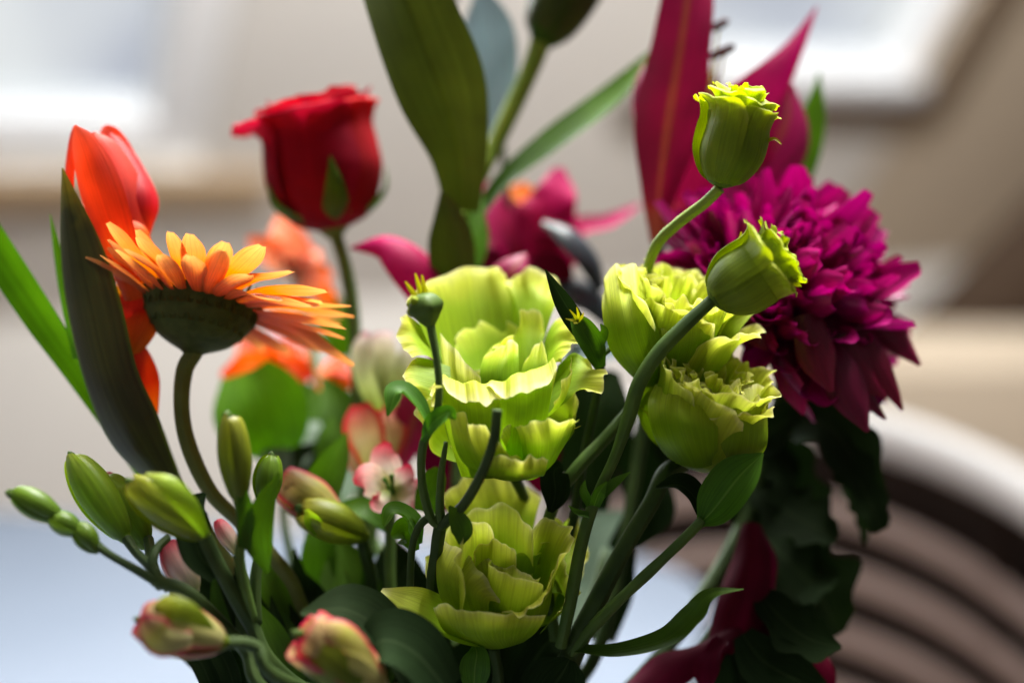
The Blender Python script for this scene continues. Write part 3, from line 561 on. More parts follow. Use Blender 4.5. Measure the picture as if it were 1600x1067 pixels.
# right spray: two blooms, two buds, bracts, leaves
tR = thing('lisianthus_spray', 'branching lisianthus spray with two frilled blooms and two buds in front of the chrysanthemum', 'flower', vp(3), 'green lisianthus in the bouquet')
def small_bloom(M, t, R, H, seed, n_out=6, front=0, mat=LIS, skip=()):
    b = calyx(M, t, 4.5*mm, 6*mm)
    g = np.random.default_rng(seed)
    for i in range(n_out):
        a = front+i*360/n_out+g.uniform(-12, 12)
        pet(b, M, a, R*g.uniform(.9, 1.02), H*g.uniform(.84, 1.0), R*g.uniform(.10, .3), 46, mat=mat, rnd=0.40, rp=3.6, ruf=R*.07*mm, k=1.9, seed=seed+i, skew=g.uniform(-.1, .1), flute=0.1*mm, sp=1.6*mm, jag=0.02, nu=26, nv=34)
    for i in range(5):
        a = front+30+i*72+g.uniform(-15, 15)
        pet(b, M, a, R*g.uniform(.62, .78), H*g.uniform(.92, 1.04), R*.2, 56, mat=mat, rnd=0.34, rp=3.2, ruf=R*.09*mm, k=2.4, seed=seed+20+i, skew=g.uniform(-.1, .1), flute=0.08*mm, sp=2*mm, jag=0.012, nu=28, nv=56)
    for i in range(5):
        a = front+i*75
        pet(b, M, a, R*g.uniform(.28, .5), H*g.uniform(.9, 1.0), R*.14, 72, mat=mat, rnd=0.34, rp=3.2, ruf=R*.10*mm, k=2.6, seed=seed+40+i, flute=0.08*mm, sp=2*mm, jag=0.012, nu=26, nv=60)
    return b
MBb = frame(P(1012, 596, .476), cv(0.32, 0.90, 0.30))
bB = small_bloom(MBb, tR, 20.5, 37, 101, front=20)
pt(bB, [[(1003, 604, .462), (1020, 604, .460), (1042, 598, .462)], [(955, 552, .456), (990, 546, .448), (1036, 542, .450)], [(940, 490, .458), (975, 480, .450), (1018, 482, .453)], [(936, 450, .466), (966, 412, .465), (1010, 428, .469)]], 111, ruf=.8, k=2.0, flute=.25)
pt(bB, [[(1030, 602, .460), (1060, 594, .458), (1088, 576, .462)], [(1038, 552, .452), (1080, 542, .450), (1122, 520, .456)], [(1030, 500, .453), (1085, 488, .452), (1136, 478, .460)]], 112, ruf=.8, k=2.0)
sepals(MBb, bB, 5, 15*mm, 5*mm, seed=5, out=1.4)
leaf(tR, [(1105, 560, .47), (1130, 520, .466), (1160, 495, .466), (1184, 482, .468)], [30, 22, 10, 1], LISB, face=(-.2, .2, 1), cup=.25, name='sepal')
MC = frame(P(1068, 722, .468), cv(0.26, 0.86, 0.42))
bC = small_bloom(MC, tR, 19.5, 37, 204, front=250)
pt(bC, [[(1056, 724, .452), (1090, 731, .447), (1122, 724, .449)], [(1022, 680, .447), (1075, 692, .437), (1122, 692, .440)], [(1012, 630, .451), (1065, 642, .437), (1120, 652, .441)], [(1024, 590, .460), (1075, 588, .449), (1117, 606, .452)]], 121, ruf=.8, k=1.9)
pt(bC, [[(1112, 728, .449), (1150, 728, .449), (1188, 716, .456)], [(1124, 692, .442), (1160, 692, .441), (1198, 692, .452)], [(1130, 650, .442), (1166, 640, .445), (1198, 640, .456)], [(1126, 606, .444), (1160, 596, .454), (1206, 606, .459)]], 122, ruf=1.1, k=1.7)
sepals(MC, bC, 5, 15*mm, 5*mm, seed=6, out=1.2)
# buds
def lbud(M, t, R, L, seed):
    b = part('bud', lathe(M, [(0.8*mm, -0.5*mm), (R*.4, L*.04), (R*.5, L*.14), (R*.35, L*.26), (0, L*.3)], seg=18), BUDG, t)
    g = np.random.default_rng(seed)
    for i in range(5):
        a = i*2*PI/5+g.uniform(-.25, .25)
        h = g.uniform(.86, 1.0); fl = g.uniform(1.1, 1.45)
        prof = [(0.15*R, 0), (0.62*R, .10*L), (0.94*R, .34*L), (0.94*R, .6*L), (0.92*R, .76*h*L), (1.02*R, .9*h*L), (R*fl, L*h*.97), (R*fl*1.06, L*h*.93)]
        part('petal', cp(M, a, prof, [.55, .85, .9, .9, .85, .8], rnd=.26, rp=3, ruf=R*.085, k=1.5, hf=.5, seed=seed+i, sp=1.6*mm, skew=g.uniform(-.1, .1), nu=36, nv=44), LISB, b)
    for q, (rr, zz, n) in enumerate(((.78, 1.0, 5), (.55, 1.07, 4), (.3, 1.12, 3))):
        for i in range(n):
            a = i*2*PI/n+.6*q
            z1 = L*zz*g.uniform(.93, 1.04)
            prof = [(0.1*R, .2*L), (rr*.8*R, .5*L), (rr*R, .76*L), (rr*1.0*R, .9*z1), (R*rr*g.uniform(1.05, 1.4)+.08*R, z1), (R*rr*1.3+.16*R, z1*.97)]
            part('petal', cp(M, a, prof, [.7, 1.0, 1.0, 1.0], rnd=.3, rp=2.6, ruf=R*.11, k=1.6, hf=.5, seed=seed+9+i+7*q, sp=1.2*mm, skew=g.uniform(-.08, .08), nu=28, nv=44), LISB, b)
    return b
MT = frame(P(1125, 292, .452), cv(0.20, 0.93, 0.12))
bT = lbud(MT, tR, 10.8*mm, 29*mm, 301)
part('sepal', strip(px((1185, 240, .45), (1196, 224, .448), (1210, 218, .447), (1221, 226, .446)), W(.45, 3, 4, 3.5, 1), cv(0, .6, .8), cup=.4, nu=12, nv=5), TEND, bT)
part('stalk', tube(px((1125, 294, .452), (1100, 318, .455), (1058, 350, .46), (1025, 385, .466), (1010, 440, .476), (1003, 560, .486), (985, 660, .49)), W(.46, 9, 9, 9, 9, 8, 8, 8), n=60), STEML, tR)
MU = frame(P(1112, 470, .443), cv(0.80, 0.55, 0.12))
bU = lbud(MU, tR, 11*mm, 26*mm, 331)
part('sepal', strip(px((1150, 400, .45), (1155, 380, .45), (1158, 362, .45)), W(.45, 5, 4, 1), cv(0, .2, 1), cup=.4, nu=10, nv=5), TEND, bU)
# stalks
part('stalk', tube(px((1114, 468, .443), (1070, 508, .441), (1028, 552, .441), (998, 600, .442), (983, 648, .444), (962, 710, .446), (940, 758, .448), (921, 805, .449), (906, 860, .45), (893, 930, .452), (876, 1010, .456)), W(.445, 10, 11, 12.5, 12, 11.5, 9, 8.5, 10, 10.5, 10.5, 10), n=90, bump=.02), STEM, tR)
part('stalk', tube(px((1012, 598, .476), (990, 632, .47), (950, 680, .465), (905, 728, .462), (868, 780, .462), (850, 860, .466), (868, 1000, .466)), W(.465, 8, 9, 10, 11, 10, 9, 9), n=60), STEM, tR)
part('stalk', tube(px((1068, 724, .468), (1040, 740, .464), (1018, 785, .46), (985, 840, .458), (950, 905, .457), (915, 975, .458), (888, 1035, .46)), W(.46, 15, 15, 14, 14, 15, 17, 20), n=60), STEMD, tR)
part('stalk', tube(px((1098, 812, .446), (1060, 850, .446), (1020, 888, .448), (975, 930, .45), (930, 975, .454), (892, 1022, .458)), W(.447, 9, 8, 9, 9, 10, 11), n=50, bump=.04), STEM, tR)
stem_to_vase(tR, px((893, 1015, .459), (884, 1060, .462)), 3.0*mm, 2.6*mm, STEMD, 3)
# leaves and bracts of the spray
leaf(tR, [(1094, 818, .446), (1120, 790, .443), (1155, 745, .44), (1192, 708, .442)], [6, 32, 34, 2], LEAFG, face=(-.35, .25, 1), cup=.35, fold=.15, nv=13)
leaf(tR, [(1097, 814, .447), (1088, 780, .449), (1062, 758, .452), (1025, 762, .455)], [4, 16, 20, 3], LEAFD, face=(0, .8, .6), cup=.5)
leaf(tR, [(900, 1014, .456), (965, 1018, .449), (1040, 1000, .442), (1085, 962, .438), (1112, 930, .436), (1162, 920, .436)], [8, 15, 21, 20, 12, 1], LEAF, face=(0.1, .75, .65), cup=.35, twist=.25, nu=40)
leaf(tR, [(935, 778, .447), (958, 756, .445), (985, 737, .444)], [7, 8, 1], LEAF, face=(0, .4, 1), cup=.3, name='bract')
leaf(tR, [(922, 788, .447), (912, 768, .445), (914, 750, .444)], [7, 7, 1], LEAF, face=(0, .1, 1), cup=.3, name='bract')
leaf(tR, [(920, 805, .447), (902, 800, .445), (888, 790, .444)], [6, 5, 1], LEAF, face=(0, .6, 1), cup=.3, name='bract')
leaf(tR, [(928, 790, .446), (936, 770, .444), (948, 752, .444)], [9, 10, 1], LEAFG, face=(.3, .2, 1), cup=.3, name='bract')
leaf(tR, [(860, 800, .458), (868, 770, .457), (866, 735, .458), (880, 730, .459)], [4, 22, 20, 3], LEAFD, face=(0, .2, 1), cup=.2)
# leafy side shoot beside the main bloom
tK = thing('lisianthus_shoot', 'dark green pointed leaf and small spiky calyx between the large lisianthus bloom and frilled blooms', 'flower', vp(4), 'green lisianthus in the bouquet')
stem_to_vase(tK, px((905, 505, .452), (930, 545, .458), (938, 580, .466), (915, 700, .474), (870, 900, .476)), 1.2*mm, 1.6*mm, STEMD, 4)
leaf(tK, [(930, 545, .454), (905, 510, .45), (880, 470, .448), (852, 421, .447)], [8, 15, 14, 1], LEAFD, face=(-.3, .1, 1), cup=.3, fold=.2, nv=11)
leaf(tK, [(938, 575, .454), (925, 540, .45), (905, 510, .447), (893, 498, .446)], [9, 20, 18, 5], LEAF, face=(.3, .1, 1), cup=.3, nv=11, name='calyx')
for e in ((884, 498), (890, 484), (901, 480), (912, 488), (896, 505)):
    part('sepal', strip(px((902, 503, .446), ((902+e[0])/2+2, (503+e[1])/2, .444), (e[0], e[1], .443)), W(.445, 2.6, 2.2, .6), cv(0, .2, 1), nu=8, nv=4), TEND, tK)
part('stalk', tube(px((934, 560, .456), (960, 540, .46), (985, 520, .466)), W(.45, 5, 4.5, 4)), STEM, tK)
leaf(tK, [(934, 552, .454), (944, 520, .452), (938, 506, .451)], [4, 7, 1], LEAF, name='bract')

# ------------------------------------------------------------------ gerbera
DO = 0.01
tG = thing('gerbera', 'peach-orange gerbera seen from below its dark green cup', 'flower', vp(5))
GBs = P(301, 548, .462)
MG = frame(GBs, cv(0.13, 0.95, -0.26))
head = part('flower_head', lathe(MG, [(2.6*mm, -1.5*mm), (4.5*mm, 0), (12*mm, 4*mm), (17*mm, 10*mm), (19.2*mm, 16.5*mm), (18.6*mm, 19*mm), (0, 20*mm)], seg=44, ribs=22, rib=0.018), GERB, tG)
brm = strip([(0, 0, 0), (0, 5*mm, 1.5*mm), (0, 10*mm, 2.0*mm), (0, 13*mm, 1.6*mm)], [1.0*mm, 1.2*mm, .9*mm, .2*mm], (0, 0, 1), cup=-.35, nu=8, nv=5); brm.materials.append(GERB)
def place(M, a, r, z, el, roll=0.0, s=1.0):
    """frame on a head: local y points outwards and up by el, local z is the petal's upper side"""
    e = np.array([math.cos(a), math.sin(a), 0]); zz = np.array([0, 0, 1.0])
    y = e*math.cos(el)+zz*math.sin(el); x = np.cross(y, zz); x /= np.linalg.norm(x); n = np.cross(x, y)
    x2 = x*math.cos(roll)+n*math.sin(roll); n2 = np.cross(x2, y)
    L_ = np.eye(4); L_[:3, 0] = x2*s; L_[:3, 1] = y*s; L_[:3, 2] = n2*s; L_[:3, 3] = e*r+zz*z
    return M@L_
for ring, (rr, zz_, el, n) in enumerate(((15.0, 6.6, 0.98, 30), (18.2, 11.5, 1.28, 38))):
    for i in range(n):
        part('bract', brm, GERB, head, place(MG, i*2*PI/n+ring*.3, rr*mm, zz_*mm, el+random.uniform(-.06, .1), 0, random.uniform(.85, 1.15)))
gpm = []
for s in range(5):
    L = (28, 30, 31.5, 30, 27)[s]*mm; c = (2.0, -0.5, 3.5, -3.0, 0.5)[s]*mm
    me = strip([(0, 0, 0), (0.2*mm*s, L*.33, .6*mm), (0.4*mm*(s-2), L*.7, c*.6), (0.7*mm*(s-2), L, c)], [1.6*mm, 2.7*mm, 3.6*mm, 4.0*mm, 3.9*mm, 3.0*mm, 1.2*mm], (0, 0, 1), cup=.28, nu=18, nv=9, ruf=.25*mm, k=1.3, ph=s)
    me.materials.append(GER); gpm.append(me)
for ring, (n, r, z, el) in enumerate(((30, 18.4, 15.0, 0.12), (28, 17.4, 17.0, 0.30))):
    for i in range(n):
        a = i*2*PI/n+ring*.14+random.uniform(-.05, .05)
        dr = -0.24*math.cos(a-0.1)-0.02                 # the right side hangs lower than the left
        part('petal', gpm[(i*3+ring) % 5], GER, head, place(MG, a, r*mm, z*mm, el+dr+random.uniform(-.1, .1), random.uniform(-.25, .25), (.95+.22*math.cos(a))*random.uniform(.88, 1.04)))
stem_to_vase(tG, px((305, 548, .462), (288, 580, .462), (284, 640, .461), (296, 700, .46), (330, 770, .46), (380, 820, .462), (450, 900, .466), (520, 1010, .47)), 2.9*mm, 2.4*mm, STEMG, 5)

# ------------------------------------------------------------------ gladiolus
DO = 0.014
tL = thing('gladiolus', 'orange-red gladiolus bud opening from a dark green spathe', 'flower', vp(6))
stem_to_vase(tL, px((150, 560, .462), (185, 640, .46), (235, 715, .46), (290, 790, .464), (370, 900, .47), (470, 1040, .472)), 3.8*mm, 2.8*mm, STEMG, 6)
leaf(tL, [(262, 760, .458), (205, 680, .452), (165, 590, .449), (138, 480, .448), (118, 380, .448), (97, 262, .449)], [22, 46, 46, 46, 34, 1], SPA, face=(-.18, .05, 1), cup=-.35, fold=-.1, nu=36, nv=15, name='spathe')
leaf(tL, [(275, 770, .462), (250, 720, .46), (230, 670, .458), (205, 610, .458)], [18, 24, 24, 6], SPA, face=(.5, .0, 1), cup=-.4, name='spathe')
leaf(tL, [(120, 560, .462), (100, 470, .462), (88, 400, .462), (78, 335, .463)], [14, 14, 10, 1], LEAFG, face=(-.6, .1, 1), cup=-.4, name='spathe')
flr = leaf(tL, [(205, 470, .456), (180, 390, .451), (150, 300, .448), (126, 225, .449), (116, 196, .450)], [18, 34, 38, 24, 3], GLA, face=(-.35, .05, 1), cup=-.42, nu=30, nv=17, name='floret', ruf=.3*mm, k=.8)
leaf(flr, [(110, 430, .462), (100, 350, .46), (102, 270, .458), (108, 220, .457), (114, 198, .456)], [12, 20, 22, 13, 2], GLA, face=(-.9, .1, .6), cup=-.4, name='petal')
leaf(flr, [(205, 430, .457), (200, 350, .455), (188, 290, .455), (160, 228, .456), (146, 206, .458)], [16, 32, 42, 28, 5], GLA, face=(.45, .35, 1), cup=-.45, nu=30, nv=17, ruf=.5*mm, k=1.2, name='petal')
leaf(flr, [(215, 400, .462), (222, 345, .459), (226, 300, .46), (205, 255, .464), (184, 222, .467), (172, 208, .468)], [14, 28, 34, 30, 18, 4], GLA, face=(.7, .35, .8), cup=-.5, nu=30, nv=17, ruf=.7*mm, k=1.3, name='petal')
leaf(flr, [(195, 420, .466), (195, 330, .468), (185, 260, .47), (172, 215, .471), (164, 196, .472)], [18, 32, 32, 20, 4], GLA, face=(.2, .1, 1), cup=.3, nu=26, nv=15, ruf=.7*mm, k=1.2, name='petal')
leaf(flr, [(150, 330, .465), (150, 270, .467), (145, 215, .468)], [20, 26, 10], ORP, face=(0, .3, 1), cup=.2, name='petal')
leaf(flr, [(200, 440, .46), (215, 400, .456), (214, 365, .454), (200, 345, .455)], [16, 22, 20, 8], GLAO, face=(.4, .2, 1), cup=-.4, name='petal')
leaf(flr, [(195, 480, .462), (210, 440, .461), (228, 410, .461)], [20, 24, 10], GLAO, face=(.3, .3, 1), cup=-.3, name='petal')
leaf(flr, [(190, 620, .462), (198, 560, .461), (205, 500, .461), (212, 455, .462)], [18, 24, 30, 22], GLA, face=(.3, 0, 1), cup=-.3, name='petal')
leaf(flr, [(196, 560, .459), (208, 535, .457), (222, 505, .457), (226, 485, .459)], [10, 22, 26, 14], GLAO, face=(.2, -.2, 1), cup=-.4, name='petal')
leaf(flr, [(235, 650, .46), (222, 600, .459), (212, 560, .459), (205, 530, .46)], [14, 30, 26, 14], GLA, face=(.4, 0, 1), cup=-.35, name='petal')
tLf = thing('gladiolus_leaf', 'long bright green blade behind the gladiolus spathe', 'leaf', vp(7))
part('blade', strip(px((-70, 260, .47), (-10, 370, .469), (60, 480, .468), (120, 570, .468), (200, 690, .47), (330, 880, .474), (480, 1080, .476))+[mid(P(480, 1080, .476), 7), vp(7)], W(.47, 20, 30, 30, 24, 18, 16, 12, 9, 8), cv(-.5, .4, .8), cup=.3, fold=.2, nu=50, nv=9), LEAFB, tLf)

DO = 0.0
# ------------------------------------------------------------------ red rose
tO = thing('red_rose', 'half-open red rose standing behind the gerbera', 'flower', vp(8))
MO = frame(P(522, 362, .535), cv(-0.16, 0.96, 0.05))
bO = part('bloom', lathe(MO, [(2*mm, -3*mm), (5*mm, 0), (8*mm, 4*mm), (6*mm, 8*mm), (0, 9*mm)], seg=18), BUDG, tO)
for i, (a, R, H, f, h) in enumerate(((250, 21, 45, 5, 62), (330, 21, 46, 3.5, 58), (180, 21.5, 44, 10, 50), (110, 21, 50, 5, 60), (40, 21.5, 51, 3, 56), (285, 18, 49, 2, 66), (210, 18, 48, 5, 58), (80, 17.5, 52, 2, 66), (0, 16, 52, 1, 66), (150, 15, 51, 1, 66), (300, 13, 50, 0, 80), (60, 11, 50, -1, 85), (180, 8, 49, -1.5, 100))):
    prof = [(0.15*R*mm, 0), (0.7*R*mm, .12*H*mm), (1.0*R*mm, .42*H*mm), (1.0*R*mm, .66*H*mm), (.96*R*mm, .85*H*mm), ((.95*R+f*.8)*mm, H*mm), ((.95*R+f*1.1)*mm, (H-abs(f)*.4)*mm)]
    part('petal', cp(MO, dg(a), prof, [dg(h)*.6, dg(h), dg(h), dg(h)*.95], rnd=.2, ruf=.9*mm, k=1.2, seed=400+i, skew=((-1)**i)*.03, sp=1.4*mm, nu=26, nv=30), ROSE, bO)
for i in range(5):
    a = dg(285+72*i); l = (1.0, .8, .8, .9, .8)[i]
    p = np.array([[r*math.cos(a), r*math.sin(a), z] for r, z in ((5*mm, 1*mm), (15*mm, 5*mm), (22.5*mm, 15*mm*l), (23.5*mm, 26*mm*l))])
    part('sepal', strip(xf(MO, p), [3.5*mm, 5.5*mm, 3.6*mm, .3*mm], xf(MO, np.array([math.cos(a), math.sin(a), 0]))-MO[:3, 3], cup=-.3, nu=14, nv=7), LEAF, bO)
stem_to_vase(tO, px((524, 366, .535), (540, 420, .535), (552, 490, .535), (556, 560, .533), (570, 760, .525), (600, 1000, .51)), 2.6*mm, 2.4*mm, STEM, 8)

# ------------------------------------------------------------------ tall lily with broad leaves and a closed bud
tT = thing('lily', 'tall lily stem with broad olive leaves and a closed green bud behind the central bloom', 'flower', vp(9))
stem_to_vase(tT, px((712, 330, .53), (706, 420, .53), (712, 600, .525), (730, 900, .51)), 3.0*mm, 2.8*mm, STEML, 9)
leaf(tT, [(722, 330, .528), (716, 240, .520), (688, 140, .510), (650, 40, .505), (610, -70, .505), (590, -140, .51)], [26, 44, 68, 66, 52, 5], LEAFO, face=(.05, .1, 1), cup=.12, fold=.22, nu=40, nv=17)
leaf(tT, [(742, 345, .545), (790, 282, .548), (870, 220, .552), (960, 150, .556), (1030, 70, .558)], [12, 22, 34, 30, 2], LEAF, face=(-.3, .7, .6), cup=.25, nu=30, nv=11)
leaf(tT, [(708, 440, .524), (704, 380, .52), (700, 340, .518), (690, 300, .518)], [34, 36, 24, 3], LEAFO, face=(.1, .1, 1), cup=.3)
leaf(tT, [(712, 460, .53), (740, 380, .535), (745, 330, .54), (752, 296, .545)], [18, 22, 12, 2], LEAFB, face=(.3, .1, 1), cup=.3)
part('stalk', tube(px((722, 340, .54), (762, 250, .55), (795, 180, .552), (828, 110, .552), (850, 50, .552)), W(.55, 10, 13, 15, 15, 18), n=40), STEML, tT)
MK = frame(P(846, 62, .552), cv(0.45, 0.88, -0.05))
bk = part('bud', lathe(MK, [(4*mm, -2*mm), (8*mm, 4*mm), (11*mm, 18*mm), (11.5*mm, 34*mm), (7*mm, 50*mm), (0, 58*mm)], seg=24, ribs=3, rib=.1), LEAF, tT)
for i in range(3):
    part('tepal', cp(MK, dg(230+120*i), [(4.5*mm, 0), (9.5*mm, 5*mm), (12.6*mm, 18*mm), (13*mm, 34*mm), (8.5*mm, 50*mm), (.5*mm, 59*mm)], [.9, 1.0, 1.0, .9], rnd=.02, sp=.8*mm, nu=18, nv=14), LEAFO, bk)

tE = thing('eucalyptus_sprig', 'grey-blue eucalyptus sprig with rounded leaves behind the central bloom', 'foliage', vp(10))
stem_to_vase(tE, px((780, 190, .58), (800, 330, .58), (860, 420, .575), (900, 560, .56), (900, 800, .53), (850, 1000, .5)), 1.4*mm, 1.8*mm, STEMD, 10)
leaf(tE, [(770, 215, .575), (768, 130, .572), (762, 50, .57), (752, -20, .57)], [12, 44, 46, 8], EUC, face=(-.5, .2, 1), cup=-.2, fold=.25, nu=20)
leaf(tE, [(945, 450, .56), (930, 400, .556), (895, 362, .553), (848, 345, .553)], [18, 36, 36, 8], EUCD, face=(.25, .8, .5), cup=-.45, nu=24, nv=13)
leaf(tE, [(960, 500, .565), (930, 460, .56), (890, 445, .556), (850, 455, .555)], [20, 34, 34, 8], EUCD, face=(.1, .7, .7), cup=-.4)
leaf(tE, [(700, 10, .57), (690, -20, .57), (705, -60, .57)], [18, 24, 8], EUCD, face=(0, .4, 1))
leaf(tE, [(880, 1000, .55), (905, 920, .56), (940, 850, .565), (1000, 800, .57)], [20, 50, 52, 5], SAGE, face=(.2, .5, 1), cup=.2)
leaf(tE, [(880, 560, .57), (950, 540, .57), (985, 500, .57)], [12, 26, 4], EUC, face=(0, .6, 1), cup=.2)

# ------------------------------------------------------------------ magenta lilies
def anthers(t, l):
    for (x, y, d), (x2, y2, d2) in l:
        f = part('filament', tube(px((x, y, d), ((x+x2)/2+3, (y+y2)/2, (d+d2)/2), (x2, y2, d2)), [0.6*mm, .5*mm, .5*mm], sides=6), TEND, t)
        part('anther', lathe(frame(P(x2, y2, d2), cv(.8, .4, .2)), [(0, -4*mm), (1.5*mm, -2.5*mm), (1.5*mm, 2.5*mm), (0, 4*mm)], seg=10), ANTH, f)
tM = thing('magenta_lily', 'tall magenta lily with pink midribs rising above the chrysanthemum', 'flower', vp(11), 'magenta lilies in the bouquet')
stem_to_vase(tM, px((1030, 372, .535), (1020, 480, .535), (1000, 700, .52), (940, 1000, .50)), 2.6*mm, 2.4*mm, STEMD, 11)
bl = leaf(tM, [(1026, 380, .530), (1030, 300, .526), (1044, 190, .522), (1064, 70, .520), (1078, -30, .521), (1084, -110, .524)], [10, 28, 54, 46, 36, 4], LILYR, face=(-.1, .0, 1), cup=-.25, fold=-.1, nu=38, nv=17, name='bloom', ruf=2.2*mm, k=1.8)
leaf(bl, [(1030, 370, .535), (1018, 280, .536), (1010, 180, .538), (1030, 80, .540), (1052, -20, .545)], [10, 22, 34, 36, 12], LILY, face=(-.7, .1, .7), cup=-.3, nu=30, nv=13, ruf=2.6*mm, k=2.4, name='petal')
leaf(bl, [(1034, 375, .537), (1075, 320, .535), (1130, 230, .533), (1190, 150, .535), (1240, 80, .54), (1277, 10, .546)], [10, 60, 80, 44, 17, 1], LILY, face=(.25, .15, 1), cup=-.2, nu=34, nv=19, ruf=2.6*mm, k=2.2, name='petal')
leaf(bl, [(1036, 378, .54), (1100, 330, .538), (1170, 270, .536), (1225, 200, .538), (1236, 130, .542)], [10, 60, 66, 50, 8], LILYR, face=(.3, .3, .9), cup=-.25, nu=30, nv=17, ruf=1.2*mm, k=1.5, name='petal')
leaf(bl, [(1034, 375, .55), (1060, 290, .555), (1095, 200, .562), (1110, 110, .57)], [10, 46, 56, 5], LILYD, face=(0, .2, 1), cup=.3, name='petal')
anthers(bl, [((1085, 230, .530), (1122, 84, .527)), ((1090, 230, .530), (1134, 80, .526)), ((1085, 230, .532), (1124, 40, .530))])
leaf(tM, [(1150, 330, .55), (1218, 270, .553), (1260, 195, .556), (1280, 112, .56)], [18, 44, 32, 2], LEAF, face=(.6, .1, .7), cup=.3, fold=.1)

tN = thing('magenta_lily', 'blurred magenta lily with a long pointed petal behind the central lisianthus bloom', 'flower', vp(12), 'magenta lilies in the bouquet')
stem_to_vase(tN, px((800, 420, .57), (790, 520, .56), (780, 800, .53), (760, 1000, .51)), 2.4*mm, 2.2*mm, STEMD, 12)
b2 = leaf(tN, [(800, 430, .575), (830, 370, .572), (862, 310, .572), (872, 262, .578)], [20, 46, 40, 10], LILY, face=(-.2, .3, 1), cup=-.3, name='bloom', ruf=1.2*mm)
leaf(b2, [(800, 440, .575), (790, 380, .575), (775, 330, .578), (768, 285, .585)], [18, 46, 40, 6], LILY, face=(.2, .3, 1), cup=.2, name='petal')
leaf(b2, [(810, 420, .58), (820, 350, .585), (800, 290, .59)], [20, 56, 20], ORP, face=(.2, .3, 1), cup=.2, name='petal')
leaf(b2, [(830, 400, .585), (900, 360, .59), (950, 348, .59), (1000, 320, .595)], [20, 22, 16, 3], LILY, face=(0, .7, .7), cup=.3, name='petal')
leaf(b2, [(860, 430, .572), (880, 370, .57), (886, 310, .575)], [30, 40, 10], LILY, face=(.4, .2, 1), cup=-.3, name='petal')
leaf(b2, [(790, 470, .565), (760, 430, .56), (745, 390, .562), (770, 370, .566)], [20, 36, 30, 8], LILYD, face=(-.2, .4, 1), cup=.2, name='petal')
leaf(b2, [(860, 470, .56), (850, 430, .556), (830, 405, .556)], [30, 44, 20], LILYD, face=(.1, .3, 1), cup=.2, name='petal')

tQ = thing('magenta_lily', 'bright magenta curled lily petals between the red rose and central lisianthus bloom', 'flower', vp(13), 'magenta lilies in the bouquet')
stem_to_vase(tQ, px((720, 560, .523), (715, 680, .52), (720, 900, .50)), 2.2*mm, 2.2*mm, STEMD, 13)
b3 = leaf(tQ, [(722, 560, 0.525), (694, 480, 0.518), (655, 415, 0.515), (606, 378, 0.518), (548, 386, 0.523)], [26, 36, 42, 30, 3], LILY, face=(.3, .55, .75), cup=-.5, nu=30, nv=15, name='bloom')
leaf(b3, [(770, 540, 0.518), (790, 470, 0.513), (800, 425, 0.513), (822, 396, 0.518)], [40, 46, 34, 4], LILYR, face=(0, .4, 1), cup=-.3, name='petal')
leaf(b3, [(715, 560, 0.518), (680, 600, 0.515), (645, 660, 0.514), (625, 740, 0.518)], [30, 40, 34, 5], LILYR, face=(-.1, .1, 1), cup=-.3, name='petal')
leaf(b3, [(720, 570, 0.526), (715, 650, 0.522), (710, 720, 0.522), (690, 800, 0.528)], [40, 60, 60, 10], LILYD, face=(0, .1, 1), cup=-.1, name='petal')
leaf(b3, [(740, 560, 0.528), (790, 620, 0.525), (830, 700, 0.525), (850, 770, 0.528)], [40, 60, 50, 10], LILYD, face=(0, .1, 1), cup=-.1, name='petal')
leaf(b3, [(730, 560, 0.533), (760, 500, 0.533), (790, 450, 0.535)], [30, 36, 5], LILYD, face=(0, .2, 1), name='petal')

tV = thing('magenta_lily', 'drooping magenta lily with shade painted into its petals, at the foot of the bouquet beside the round chair', 'flower', vp(14), 'magenta lilies in the bouquet')
stem_to_vase(tV, px((1175, 830, .50), (1120, 980, .495), (1010, 1080, .49)), 2.4*mm, 2.2*mm, STEMD, 14)
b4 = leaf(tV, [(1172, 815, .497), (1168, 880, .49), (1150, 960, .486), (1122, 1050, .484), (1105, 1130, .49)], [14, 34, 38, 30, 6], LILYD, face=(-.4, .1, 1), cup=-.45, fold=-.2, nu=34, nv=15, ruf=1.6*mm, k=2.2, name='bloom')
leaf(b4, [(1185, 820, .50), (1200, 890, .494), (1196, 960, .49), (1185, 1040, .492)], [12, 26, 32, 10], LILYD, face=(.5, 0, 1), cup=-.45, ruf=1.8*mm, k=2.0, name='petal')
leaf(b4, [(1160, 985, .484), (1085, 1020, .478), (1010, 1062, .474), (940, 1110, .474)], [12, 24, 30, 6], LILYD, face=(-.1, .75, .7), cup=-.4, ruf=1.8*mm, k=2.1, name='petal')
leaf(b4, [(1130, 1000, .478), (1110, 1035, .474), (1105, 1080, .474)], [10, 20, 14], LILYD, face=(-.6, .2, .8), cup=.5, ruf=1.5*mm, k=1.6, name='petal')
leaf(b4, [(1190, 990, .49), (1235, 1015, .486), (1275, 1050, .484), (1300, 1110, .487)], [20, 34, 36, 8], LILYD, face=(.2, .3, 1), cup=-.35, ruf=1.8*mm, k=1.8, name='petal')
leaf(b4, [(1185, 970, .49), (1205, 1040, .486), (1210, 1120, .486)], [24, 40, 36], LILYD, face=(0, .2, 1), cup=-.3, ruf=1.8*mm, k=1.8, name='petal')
leaf(tV, [(1190, 930, .49), (1230, 975, .483), (1270, 1000, .48), (1315, 1010, .48)], [18, 40, 36, 3], LEAFD, face=(.1, .5, 1), cup=.25, serr=.2, nserr=3)
leaf(tV, [(1160, 990, .482), (1190, 1030, .478), (1240, 1060, .476), (1290, 1075, .476)], [18, 44, 44, 10], LEAFD, face=(.1, .4, 1), cup=.2)
leaf(tV, [(1150, 1020, .48), (1160, 1070, .476), (1170, 1120, .476)], [18, 50, 30], LEAFD, face=(.1, .3, 1), cup=.2)

